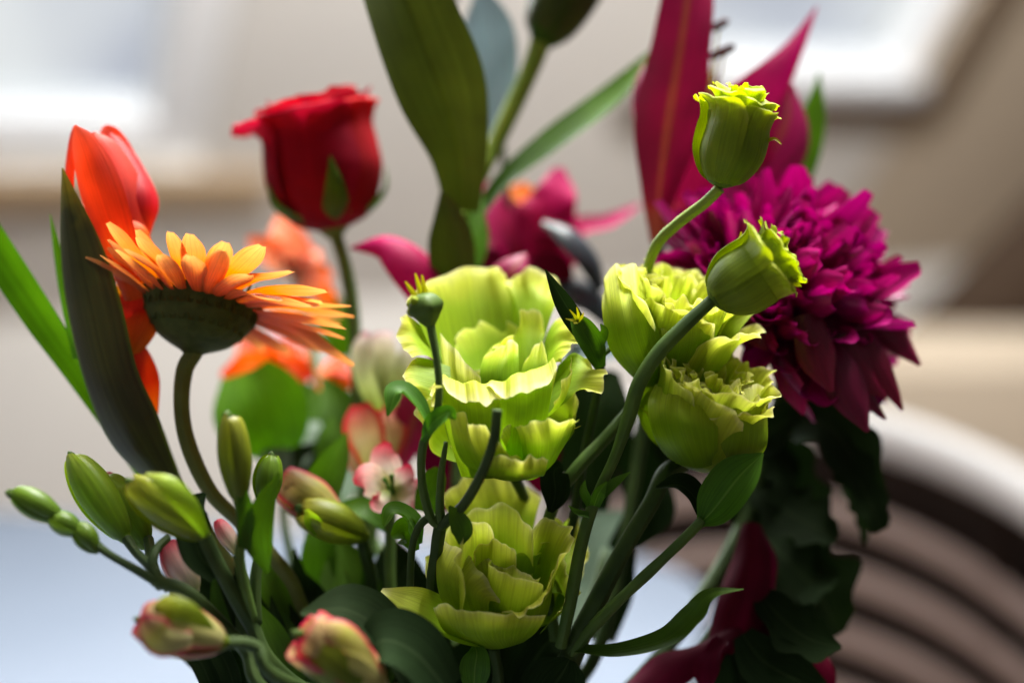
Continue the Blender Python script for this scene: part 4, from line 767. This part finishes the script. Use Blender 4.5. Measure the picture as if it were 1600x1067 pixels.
# ------------------------------------------------------------------ chrysanthemum
tC = thing('chrysanthemum', 'large purple-magenta chrysanthemum with pointed drooping lower petals', 'flower', vp(15))
CC = P(1216, 452, .512)
MCh = frame(CC, cv(0.28, 0.62, 0.55))
hd = part('flower_head', lathe(MCh, [(0, -22*mm), (9*mm, -19*mm), (16*mm, -8*mm), (17*mm, 4*mm), (10*mm, 13*mm), (0, 16*mm)], seg=20), LEAFD, tC)
mpm = []
for s in range(8):
    L = (27, 30, 25, 33, 28, 31, 26, 24)[s]*mm; up = (9, 6, 11, 5, 7, 9, 4, 12)[s]*mm; sd = (1, -2, 3, -1, 2, -3, 0, 1)[s]*mm
    me = strip([(0, 0, 0), (sd*.2, L*.35, -1*mm+up*.05), (sd*.6, L*.7, up*.3), (sd, L, up)], [2.0*mm, 3.4*mm, 4.8*mm, 5.6*mm, 5.4*mm, 2.8*mm], (0, 0, 1), curl=(1.3, .8, 1.7, 1.0, 1.5, .7, 1.1, 1.9)[s], nu=14, nv=9, ruf=.8*mm, k=1.1, ph=s*1.3)
    me.materials.append(MUM); mpm.append(me)
NP = 236
for i in range(NP):
    f = (i+.5)/NP; ct = 1-f*1.30; th = math.acos(max(-1, ct)); ph = i*2.399963
    el = PI/2-th
    r0 = 11*mm
    sc = 1.22*(0.78+0.32*f)*random.uniform(.8, 1.12)
    M2 = place(MCh, ph, r0*math.cos(el)*1.1, r0*math.sin(el)-2*mm, el*0.96+random.uniform(-.25, .25), random.uniform(-.9, .9), sc)
    part('petal', mpm[int(random.random()*8)], MUM, hd, M2)
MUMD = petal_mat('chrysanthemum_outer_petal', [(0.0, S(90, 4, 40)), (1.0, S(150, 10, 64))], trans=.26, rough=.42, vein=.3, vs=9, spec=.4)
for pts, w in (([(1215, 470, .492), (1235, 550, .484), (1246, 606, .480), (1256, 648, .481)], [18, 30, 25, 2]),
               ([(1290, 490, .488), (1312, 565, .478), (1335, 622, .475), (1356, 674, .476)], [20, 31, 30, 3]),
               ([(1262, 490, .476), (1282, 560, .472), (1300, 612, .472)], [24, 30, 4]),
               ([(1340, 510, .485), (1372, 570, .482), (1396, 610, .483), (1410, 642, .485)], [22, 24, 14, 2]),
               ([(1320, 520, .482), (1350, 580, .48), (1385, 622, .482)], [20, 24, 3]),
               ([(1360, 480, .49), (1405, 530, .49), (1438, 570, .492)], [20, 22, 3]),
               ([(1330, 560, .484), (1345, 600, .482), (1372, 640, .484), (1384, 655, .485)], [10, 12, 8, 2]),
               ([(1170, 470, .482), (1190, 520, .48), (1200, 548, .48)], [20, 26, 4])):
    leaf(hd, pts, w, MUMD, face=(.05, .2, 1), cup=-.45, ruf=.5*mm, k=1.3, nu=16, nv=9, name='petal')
stem_to_vase(tC, px((1228, 500, .53), (1215, 640, .535), (1170, 800, .53), (1080, 960, .51), (980, 1080, .49)), 3*mm, 2.8*mm, STEMD, 15)
for pts, w, fc in (([(1180, 690, .53), (1240, 655, .522), (1300, 672, .514), (1345, 740, .510), (1370, 830, .510)], [26, 40, 50, 40, 10], (.2, .5, .9)),
                   ([(1290, 680, .515), (1330, 730, .51), (1362, 790, .508), (1378, 828, .508)], [20, 30, 26, 10], (.1, .3, 1)),
                   ([(1180, 680, .532), (1225, 720, .53), (1245, 780, .527), (1240, 850, .525)], [26, 40, 46, 8], (.3, .2, 1)),
                   ([(1190, 760, .53), (1230, 800, .522), (1275, 822, .516), (1308, 840, .514)], [30, 50, 40, 10], (.1, .5, 1)),
                   ([(1195, 840, .53), (1235, 880, .522), (1280, 930, .516), (1312, 990, .514)], [30, 60, 66, 10], (.1, .3, 1)),
                   ([(1215, 880, .53), (1260, 900, .52), (1310, 900, .515)], [30, 56, 6], (.1, .5, 1)),
                   ([(1180, 640, .54), (1190, 720, .535), (1180, 800, .53), (1170, 850, .53)], [20, 46, 50, 8], (-.1, .2, 1)),
                   ([(1215, 560, .53), (1200, 540, .528), (1195, 500, .528)], [20, 28, 4], (0, .2, 1)),
                   ([(1320, 760, .53), (1345, 800, .53), (1352, 850, .53)], [12, 16, 2], (.2, .2, 1)),
                   ([(1180, 900, .53), (1220, 960, .525), (1240, 1020, .52)], [30, 60, 10], (.0, .3, 1))):
    leaf(tC, pts, w, LEAFD, face=fc, cup=.22, serr=.22, nserr=3.5, ruf=.8*mm, k=1.6, nu=30, nv=13)

# ------------------------------------------------------------------ alstroemeria
def abud(t, base, tip, hw, mat, seed=0, open_=0.08, inner=None, name='bud', n=3, roll=0.0):
    B, Tp = P(*base), P(*tip); ax = Tp-B; L = np.linalg.norm(ax); R = hw*K*base[2]
    M = frame(B, ax, roll)
    b = part(name, lathe(M, [(0.16*R, -0.04*L), (0.35*R, .02*L), (0.75*R, .3*L), (0.8*R, .6*L), (.4*R, .86*L), (0, .92*L)], seg=14), inner or mat, t)
    g = np.random.default_rng(seed)
    for i in range(n):
        a = i*2*PI/n+g.uniform(-.2, .2)+seed
        o = open_*g.uniform(.6, 1.6)
        prof = [(0.2*R, -.01*L), (0.62*R, .12*L), (0.98*R, .42*L), (0.96*R, .68*L), (0.6*R+o*R, .9*L), (0.14*R+o*R*2.2, L*g.uniform(.96, 1.03))]
        part('tepal', cp(M, a, prof, [.9, 1.12, 1.15, 1.12, .95], rnd=.06, ruf=.02*R, k=1.2, seed=seed+i, sp=.09*R, curl=.05*R, nu=20, nv=18), mat, b)
    if n == 3 and hw > 18:               # dark tips
        for i in range(2):
            part('tip', lathe(frame(Tp+rng.normal(0, .6*mm, 3), ax), [(0, -2*mm), (1.2*mm, -1*mm), (.9*mm, .6*mm), (0, 1.6*mm)], seg=8), BUDG, b)
    return b
AG = 'alstroemeria in the bouquet'
DO = -0.034
t1 = thing('alstroemeria', 'alstroemeria spray reaching furthest over the blue table, with knobbly small green buds', 'flower', vp(16), AG)
stem_to_vase(t1, px((240, 905, .456), (300, 930, .458), (380, 1010, .463), (460, 1100, .466)), 2.0*mm, 2.2*mm, STEMD, 16)
part('stalk', tube(px((140, 842, .455), (170, 865, .455), (210, 888, .456), (252, 912, .456)), W(.455, 8, 6, 6.5, 8)), STEMD, t1)
part('stalk', tube(px((195, 838, .47), (215, 865, .465), (240, 890, .458), (250, 912, .456)), W(.46, 8, 7, 8, 8)), STEMD, t1)
part('stalk', tube(px((232, 842, .48), (238, 880, .468), (250, 915, .457)), W(.46, 8, 8, 8)), STEMD, t1)
part('stalk', tube(px((262, 840, .468), (243, 860, .462), (240, 890, .458), (265, 920, .457)), W(.46, 6, 7, 8, 8)), STEMD, t1)
abud(t1, (98, 812, .455), (18, 768, .453), 19.8, ALK, 1, .03)
abud(t1, (128, 832, .455), (76, 806, .454), 17.2, ALK, 2, .05, name='knob')
abud(t1, (152, 862, .455), (118, 818, .455), 16.3, ALK, 3, .05, name='knob')
abud(t1, (197, 842, .47), (112, 712, .474), 28.4, ALB, 4, .04)
abud(t1, (228, 852, .482), (160, 748, .488), 31.0, ALB, 5, .06)
abud(t1, (190, 780, .492), (160, 742, .494), 15.5, ALK2, 6, .2, name='petal_bud')
abud(t1, (305, 925, .47), (262, 848, .474), 24.1, ALK2, 7, .05)
DO = -0.028
t2 = thing('alstroemeria', 'alstroemeria with plump upright green buds in front of the gerbera stem', 'flower', vp(17), AG)
stem_to_vase(t2, px((318, 835, .449), (345, 890, .452), (390, 970, .458), (450, 1060, .464)), 2.2*mm, 2.4*mm, STEMD, 17)
part('stalk', tube(px((372, 775, .449), (378, 820, .45), (375, 880, .453), (395, 970, .458)), W(.45, 9, 7, 8, 9)), STEM, t2)
part('stalk', tube(px((418, 775, .468), (415, 830, .464), (400, 900, .46), (400, 975, .459)), W(.46, 9, 8, 8, 9)), STEMD, t2)
abud(t2, (322, 838, .449), (204, 752, .446), 30.1, ALG, 11, .12)
leaf(t2, [(322, 836, .440), (296, 792, .434), (262, 756, .432), (228, 740, .434)], [6, 15, 15, 2], ALB, face=(.1, .5, 1), cup=-.3, name='tepal')
abud(t2, (374, 785, .449), (358, 646, .447), 24.1, ALG, 12, .05)
abud(t2, (414, 790, .468), (424, 712, .468), 21.5, ALK, 13, .10)
abud(t2, (372, 866, .462), (338, 812, .464), 12.9, ALK2, 14, .05)
leaf(t2, [(418, 895, .452), (405, 840, .449), (415, 790, .448), (436, 738, .449)], [3, 24, 18, 1], LEAFB, face=(-.2, .1, 1), cup=.3)
leaf(t2, [(378, 855, .45), (385, 815, .448), (380, 775, .447), (377, 755, .447)], [6, 12, 9, 1], LEAFB, face=(.2, .1, 1), cup=.3)
leaf(t2, [(395, 860, .452), (385, 840, .45), (400, 800, .45)], [5, 10, 2], LEAFG, cup=.3)
leaf(t2, [(340, 900, .455), (310, 860, .455), (300, 800, .457), (320, 770, .46)], [14, 26, 22, 3], LEAFD, face=(.2, .2, 1), cup=.3)
DO = 0.022
t3 = thing('alstroemeria', 'alstroemeria with pink-tipped half-open green buds beside the thin bud stalks', 'flower', vp(18), AG)
stem_to_vase(t3, px((562, 832, .458), (580, 900, .465), (600, 1010, .47)), 2.2*mm, 2.2*mm, STEMD, 18)
abud(t3, (572, 838, .458), (470, 796, .452), 32.7, ALG, 21, .14)
abud(t3, (530, 810, .464), (436, 752, .461), 36.1, ALP, 22, .22, inner=ALK2)
leaf(t3, [(520, 800, .468), (480, 770, .461), (455, 750, .458), (442, 766, .456)], [14, 16, 12, 2], LEAFG, face=(0, .8, .5), cup=.4)
leaf(t3, [(495, 830, .472), (505, 770, .472), (525, 720, .474), (542, 675, .478)], [16, 34, 26, 1], LEAFB, face=(-.3, .2, 1), cup=.3)
leaf(t3, [(480, 960, .475), (495, 900, .478), (498, 850, .48), (490, 800, .484)], [20, 30, 26, 4], LEAFB, face=(.1, .1, 1), cup=.2)
part('petal', strip(px((500, 830, .45), (487, 812, .447), (478, 795, .446)), W(.45, 10, 13, 3), cv(0, .2, 1), cup=.4, nu=10, nv=7), ALB, t3)
DO = -0.038
t4 = thing('alstroemeria', 'pink-edged alstroemeria bud hanging out low over the blue table', 'flower', vp(19), AG)
stem_to_vase(t4, px((345, 1002, .447), (400, 1010, .452), (460, 1070, .46)), 1.8*mm, 2.2*mm, STEMD, 19)
abud(t4, (352, 1004, .447), (216, 968, .441), 36.1, ALP, 31, .22, inner=ALG)
leaf(t4, [(338, 1000, .443), (295, 960, .438), (262, 945, .437), (240, 950, .437)], [8, 17, 16, 5], ALG, face=(-.1, .4, 1), cup=-.3, name='tepal')
leaf(t4, [(300, 1000, .437), (255, 1000, .435), (235, 985, .435), (222, 962, .436)], [12, 26, 26, 8], ALP, face=(-.3, .1, 1), cup=-.3, name='tepal')
DO = -0.038
t5 = thing('alstroemeria', 'pink-edged alstroemeria bud on the dark leaves under the flared lisianthus petal', 'flower', vp(20), AG)
stem_to_vase(t5, px((590, 1062, .447), (600, 1110, .455)), 1.8*mm, 2.2*mm, STEMD, 20)
abud(t5, (598, 1075, .447), (466, 988, .441), 41.3, ALP, 41, .24, inner=ALK2)
leaf(t5, [(590, 1060, .442), (555, 1010, .437), (520, 985, .436), (480, 985, .437)], [10, 20, 20, 6], ALP, face=(-.1, .5, 1), cup=-.3, name='tepal')
leaf(t5, [(560, 1075, .438), (520, 1050, .435), (495, 1020, .435), (480, 995, .436)], [14, 28, 26, 6], ALG, face=(-.3, .2, 1), cup=-.3, name='tepal')
leaf(t5, [(640, 1060, .47), (600, 990, .462), (540, 952, .456), (470, 958, .455)], [30, 56, 44, 4], LEAFD, face=(.1, .8, .5), cup=.2)
leaf(t5, [(700, 1080, .455), (650, 1020, .452), (600, 1000, .45), (560, 1030, .452)], [30, 50, 46, 6], LEAFD, face=(.1, .7, .6), cup=.25)
DO = 0.0
# blurred pink ones behind
t6 = thing('alstroemeria', 'blurred alstroemeria with red-edged cream petals behind the curled lisianthus leaf', 'flower', vp(21), AG)
stem_to_vase(t6, px((596, 640, .535), (592, 760, .53), (600, 960, .51)), 2.0*mm, 2.2*mm, STEM, 21)
abud(t6, (604, 650, .532), (590, 520, .536), 26, ALW, 51, .2)
leaf(t6, [(598, 655, .526), (575, 600, .522), (566, 550, .524), (572, 518, .528)], [8, 16, 17, 5], ALW, face=(-.3, .1, 1), cup=.3, name='tepal')
leaf(t6, [(606, 655, .526), (622, 600, .522), (636, 560, .524), (646, 524, .53)], [8, 15, 16, 4], ALW, face=(.3, .1, 1), cup=.3, name='tepal')
leaf(t6, [(590, 665, .53), (630, 610, .53), (640, 540, .533)], [8, 18, 5], ALB, face=(.3, .1, 1), name='tepal')
b6 = leaf(t6, [(588, 760, .515), (580, 710, .510), (568, 665, .510), (562, 632, .514)], [8, 24, 32, 14], ALR, face=(-.1, .2, 1), cup=.3, name='bloom')
leaf(b6, [(590, 760, .52), (600, 710, .515), (608, 665, .515), (612, 635, .52)], [8, 22, 28, 8], ALR, face=(.2, .2, 1), cup=.3, name='petal')
leaf(b6, [(588, 760, .525), (560, 720, .525), (540, 680, .528)], [8, 18, 5], ALR, face=(0, .2, 1), cup=.3, name='petal')
t7 = thing('alstroemeria', 'open pink and white alstroemeria bloom beside the thin bud stalks', 'flower', vp(22), AG)
stem_to_vase(t7, px((615, 765, .485), (610, 830, .485), (620, 980, .48)), 1.8*mm, 2.2*mm, STEM, 22)
b7 = leaf(t7, [(615, 770, .485), (592, 755, .48), (570, 745, .477), (552, 752, .477)], [10, 26, 24, 5], ALK2, face=(-.2, .5, 1), cup=-.2, name='bloom')
for pts, w in (([(615, 770, .487), (605, 735, .484), (600, 710, .484), (606, 690, .486)], [10, 24, 20, 4]), ([(615, 770, .484), (632, 745, .478), (640, 725, .477)], [8, 18, 4]),
               ([(615, 770, .482), (645, 765, .476), (668, 752, .476)], [8, 18, 4]), ([(612, 770, .482), (595, 785, .476), (580, 780, .476)], [8, 18, 6]), ([(616, 770, .482), (640, 785, .478), (655, 790, .478)], [8, 15, 4])):
    leaf(b7, pts, w, ALK2, face=(0, .4, 1), cup=.25, name='petal')
for e in ((600, 748), (612, 742), (606, 760)):
    part('stamen', tube(px((615, 772, .482), ((615+e[0])/2, (772+e[1])/2, .478), (e[0], e[1], .476)), [.5*mm, .5*mm, .9*mm], sides=6), LEAFG, b7)
leaf(t7, [(610, 830, .487), (575, 800, .486), (545, 795, .488), (520, 800, .49)], [10, 20, 18, 3], LEAFB, face=(0, .7, .6), cup=.3)
leaf(t7, [(665, 800, .474), (672, 770, .472), (680, 745, .472), (684, 730, .473)], [18, 22, 18, 5], LEAFB, face=(0, .2, 1), cup=.2)

# ------------------------------------------------------------------ blurred orange blooms behind the gerbera
def far_bloom(label, c, tips, mat, i, r=14, group='orange blooms behind the gerbera'):
    t = thing('orange_alstroemeria', label, 'flower', vp(i), group)
    stem_to_vase(t, px(c, (c[0]+25, c[1]+120, c[2]-.01), (c[0]+90, 900, .53)), 1.8*mm, 2.2*mm, STEM, i)
    b = None
    for (x, y, dd), w, m in tips:
        d2 = c[2]+dd
        pts = [c, (c[0]*.55+x*.45, c[1]*.55+y*.45-6, c[2]+dd*.3-.006), (x, y, d2)]
        o = part('petal' if b else 'bloom', strip(px(*pts), W(c[2], 8, w, w*.95, 4), cv(0, .3, 1), cup=.2, nu=16, nv=9, ruf=.6*mm), m or mat, b or t)
        b = b or o
    return t
far_bloom('blurred orange-red bloom below the gerbera, above a bright green leaf', (430, 590, .585),
          [((345, 585, -.01), 30, None), ((375, 530, .01), 30, None), ((420, 520, .02), 32, None), ((470, 540, .01), 30, None), ((492, 585, -.01), 26, None), ((400, 606, -.02), 28, None), ((450, 604, -.02), 28, None)], ORG, 23)
far_bloom('blurred small orange bloom beside the red rose stem, behind the gerbera', (525, 615, .575),
          [((500, 590, 0), 20, None), ((520, 560, .01), 22, None), ((548, 575, 0), 20, None), ((545, 610, -.01), 20, None)], ORG, 24)
far_bloom('blurred pale salmon bloom between the gerbera and the red rose', (462, 430, .60),
          [((388, 372, 0), 22, ORP), ((436, 336, .01), 26, ORP), ((455, 360, .01), 26, ORG), ((500, 392, .0), 20, ORP), ((520, 430, .0), 20, ORP), ((525, 480, 0), 20, ORP), ((470, 380, .02), 24, ORP)], ORP, 25)
# loose foliage
def foliage(label, i, leaves, name='foliage_sprig', st=None):
    p0 = leaves[0][0][0]
    t = thing(name, label, 'foliage', vp(i))
    stem_to_vase(t, px(*(st or [p0, ((p0[0]+650)/2, (p0[1]+1150)/2, p0[2])])), 1.5*mm, 1.8*mm, STEMD, i)
    for pts, w, m, fc in leaves:
        leaf(t, pts, w, m, face=fc, cup=.25, nv=11)
    return t
foliage('bright green backlit leaf under the blurred orange bloom', 26, [
    ([(440, 720, .555), (425, 680, .55), (405, 630, .55), (385, 580, .555)], [10, 60, 72, 40], LEAFB, (-.1, .4, 1)),
    ([(440, 722, .555), (470, 660, .56), (500, 610, .566)], [10, 46, 30], LEAF, (.2, .3, 1)),
    ([(430, 770, .55), (445, 720, .55), (475, 680, .555), (500, 660, .56)], [14, 40, 34, 4], SAGE, (0, .7, .7))], st=[(440, 720, .555), (450, 850, .53), (520, 1040, .49)])
foliage('dark leafy sprig between the gerbera stem and rose stem', 27, [
    ([(520, 800, .55), (540, 720, .56), (560, 640, .57), (550, 580, .58)], [12, 40, 44, 6], SAGE, (.2, .3, 1)),
    ([(520, 790, .54), (490, 730, .545), (460, 700, .55)], [12, 40, 6], LEAFD, (-.2, .4, 1)),
    ([(525, 700, .55), (530, 640, .555), (505, 590, .56)], [12, 30, 5], LEAF, (0, .3, 1)),
    ([(540, 560, .6), (520, 500, .6), (500, 440, .61)], [14, 30, 5], LEAFB, (0, .3, 1)),
    ([(520, 760, .54), (515, 700, .54), (520, 650, .545)], [10, 24, 4], LEAFB, (.3, .2, 1))], st=[(520, 800, .545), (540, 900, .52), (580, 1050, .48)])
foliage('broad dark green leaves behind the stalks of the upright green buds', 28, [
    ([(440, 1090, .475), (400, 1000, .478), (350, 920, .48), (320, 850, .485)], [24, 40, 36, 4], LEAFD, (.2, .2, 1)),
    ([(480, 1090, .475), (440, 1000, .48), (420, 930, .484), (400, 870, .49)], [24, 36, 34, 4], LEAF, (.3, .2, 1)),
    ([(400, 1100, .466), (370, 1050, .468), (345, 1010, .47), (320, 985, .474)], [20, 30, 28, 4], LEAFD, (.0, .5, 1)),
    ([(520, 1090, .485), (500, 1000, .49), (460, 930, .495), (430, 880, .50)], [24, 40, 40, 4], LEAFD, (.2, .2, 1)),
    ([(560, 1090, .49), (560, 980, .495), (545, 900, .50), (530, 840, .505)], [24, 46, 46, 6], LEAF, (0, .2, 1)),
    ([(600, 1090, .49), (620, 980, .495), (620, 900, .498), (610, 840, .50)], [24, 46, 46, 6], LEAFD, (0, .2, 1)),
    ([(420, 1090, .48), (380, 1040, .49), (330, 940, .495), (290, 880, .50)], [20, 34, 32, 4], LEAFD, (.3, .3, 1)),
    ([(640, 1090, .48), (660, 1000, .485), (650, 930, .49), (640, 880, .492)], [24, 46, 44, 6], LEAFD, (0, .2, 1)),
    ([(500, 1100, .462), (450, 1050, .46), (420, 990, .462), (400, 940, .465)], [20, 26, 24, 3], LEAF, (.3, .2, 1)),
    ([(540, 1100, .47), (530, 1000, .475), (500, 930, .48)], [24, 40, 6], LEAFD, (0, .3, 1))], st=[(470, 1060, .475), (500, 1120, .472)])
g2 = random.Random(5); dense = []
for k in range(28):
    x = 290+12.5*k+g2.uniform(-12, 12); top = g2.uniform(850, 960)
    if k < 4: top += 30
    bx = 470+(x-470)*.62
    dense.append(([(bx, 1110, .478), (bx*.5+x*.5+8, 1040, .482), (x+6, (top+1040)/2, .488+.0015*(k % 5)), (x-10*g2.random(), top, .494)], [20, 30, 26, 2], (LEAFD, LEAF, LEAFD, STEMLEAF)[k % 4], (g2.uniform(-.3, .4), .25, 1)))
foliage('crowded narrow dark green leaves around the foot of the gerbera stem', 31, dense, st=[(480, 1090, .478), (510, 1130, .474)])
dense2 = []
for k in range(22):
    x = 268+14*k+g2.uniform(-10, 10); top = 905+abs(x-330)*.12+g2.uniform(-30, 50)
    bx = 455+(x-455)*.62; d0 = .462+.004*(k % 4)
    dense2.append(([(bx, 1115, d0), (bx*.6+x*.4+6, 1050, d0), (x+8, (top+1050)/2, d0+.004), (x-12*g2.random(), top, d0+.010)], [10, 17, 15, 1], (LEAFD, STEMLEAF, LEAFD, LEAF)[k % 4], (g2.uniform(-.4, .4), .25, 1)))
foliage('slender dark leaves around the pink-edged bud hanging over the table', 32, dense2, st=[(455, 1090, .466), (480, 1130, .466)])
foliage('dark leaves hanging behind the stalks of the branching lisianthus spray', 29, [
    ([(930, 800, .53), (920, 720, .53), (935, 640, .53), (960, 580, .535)], [20, 50, 56, 8], LEAFD, (0, .2, 1)),
    ([(990, 800, .53), (1000, 720, .53), (1010, 660, .53)], [12, 34, 10], LEAFD, (.2, .2, 1)),
    ([(960, 860, .525), (1000, 820, .52), (1030, 790, .52), (1040, 750, .525)], [14, 30, 26, 4], LEAFD, (.2, .4, 1)),
    ([(940, 1000, .52), (960, 920, .515), (990, 860, .515)], [20, 30, 5], LEAFD, (.2, .2, 1)),
    ([(1030, 640, .53), (1045, 690, .525), (1045, 740, .525)], [20, 32, 6], LEAFD, (.2, .2, 1))], st=[(945, 860, .53), (900, 1040, .5)])
foliage('small bright leaf and dark foliage under the shaded lisianthus bloom', 30, [
    ([(740, 1075, .449), (742, 1045, .446), (745, 1022, .446), (742, 1008, .448)], [14, 24, 18, 4], LEAFG, (0, .3, 1)),
    ([(700, 1110, .475), (680, 1050, .476), (660, 1000, .478)], [30, 60, 10], LEAFD, (0, .4, 1)),
    ([(800, 1110, .475), (820, 1060, .474), (850, 1010, .474), (880, 985, .476)], [30, 56, 50, 10], LEAFD, (0, .4, 1)),
    ([(840, 1120, .452), (860, 1080, .452), (880, 1050, .453), (890, 1030, .455)], [30, 50, 40, 10], LEAFD, (0, .4, 1)),
    ([(760, 1120, .48), (770, 1050, .482), (790, 990, .484)], [40, 80, 20], LEAFD, (0, .3, 1))], st=[(745, 1075, .456), (740, 1130, .46)])
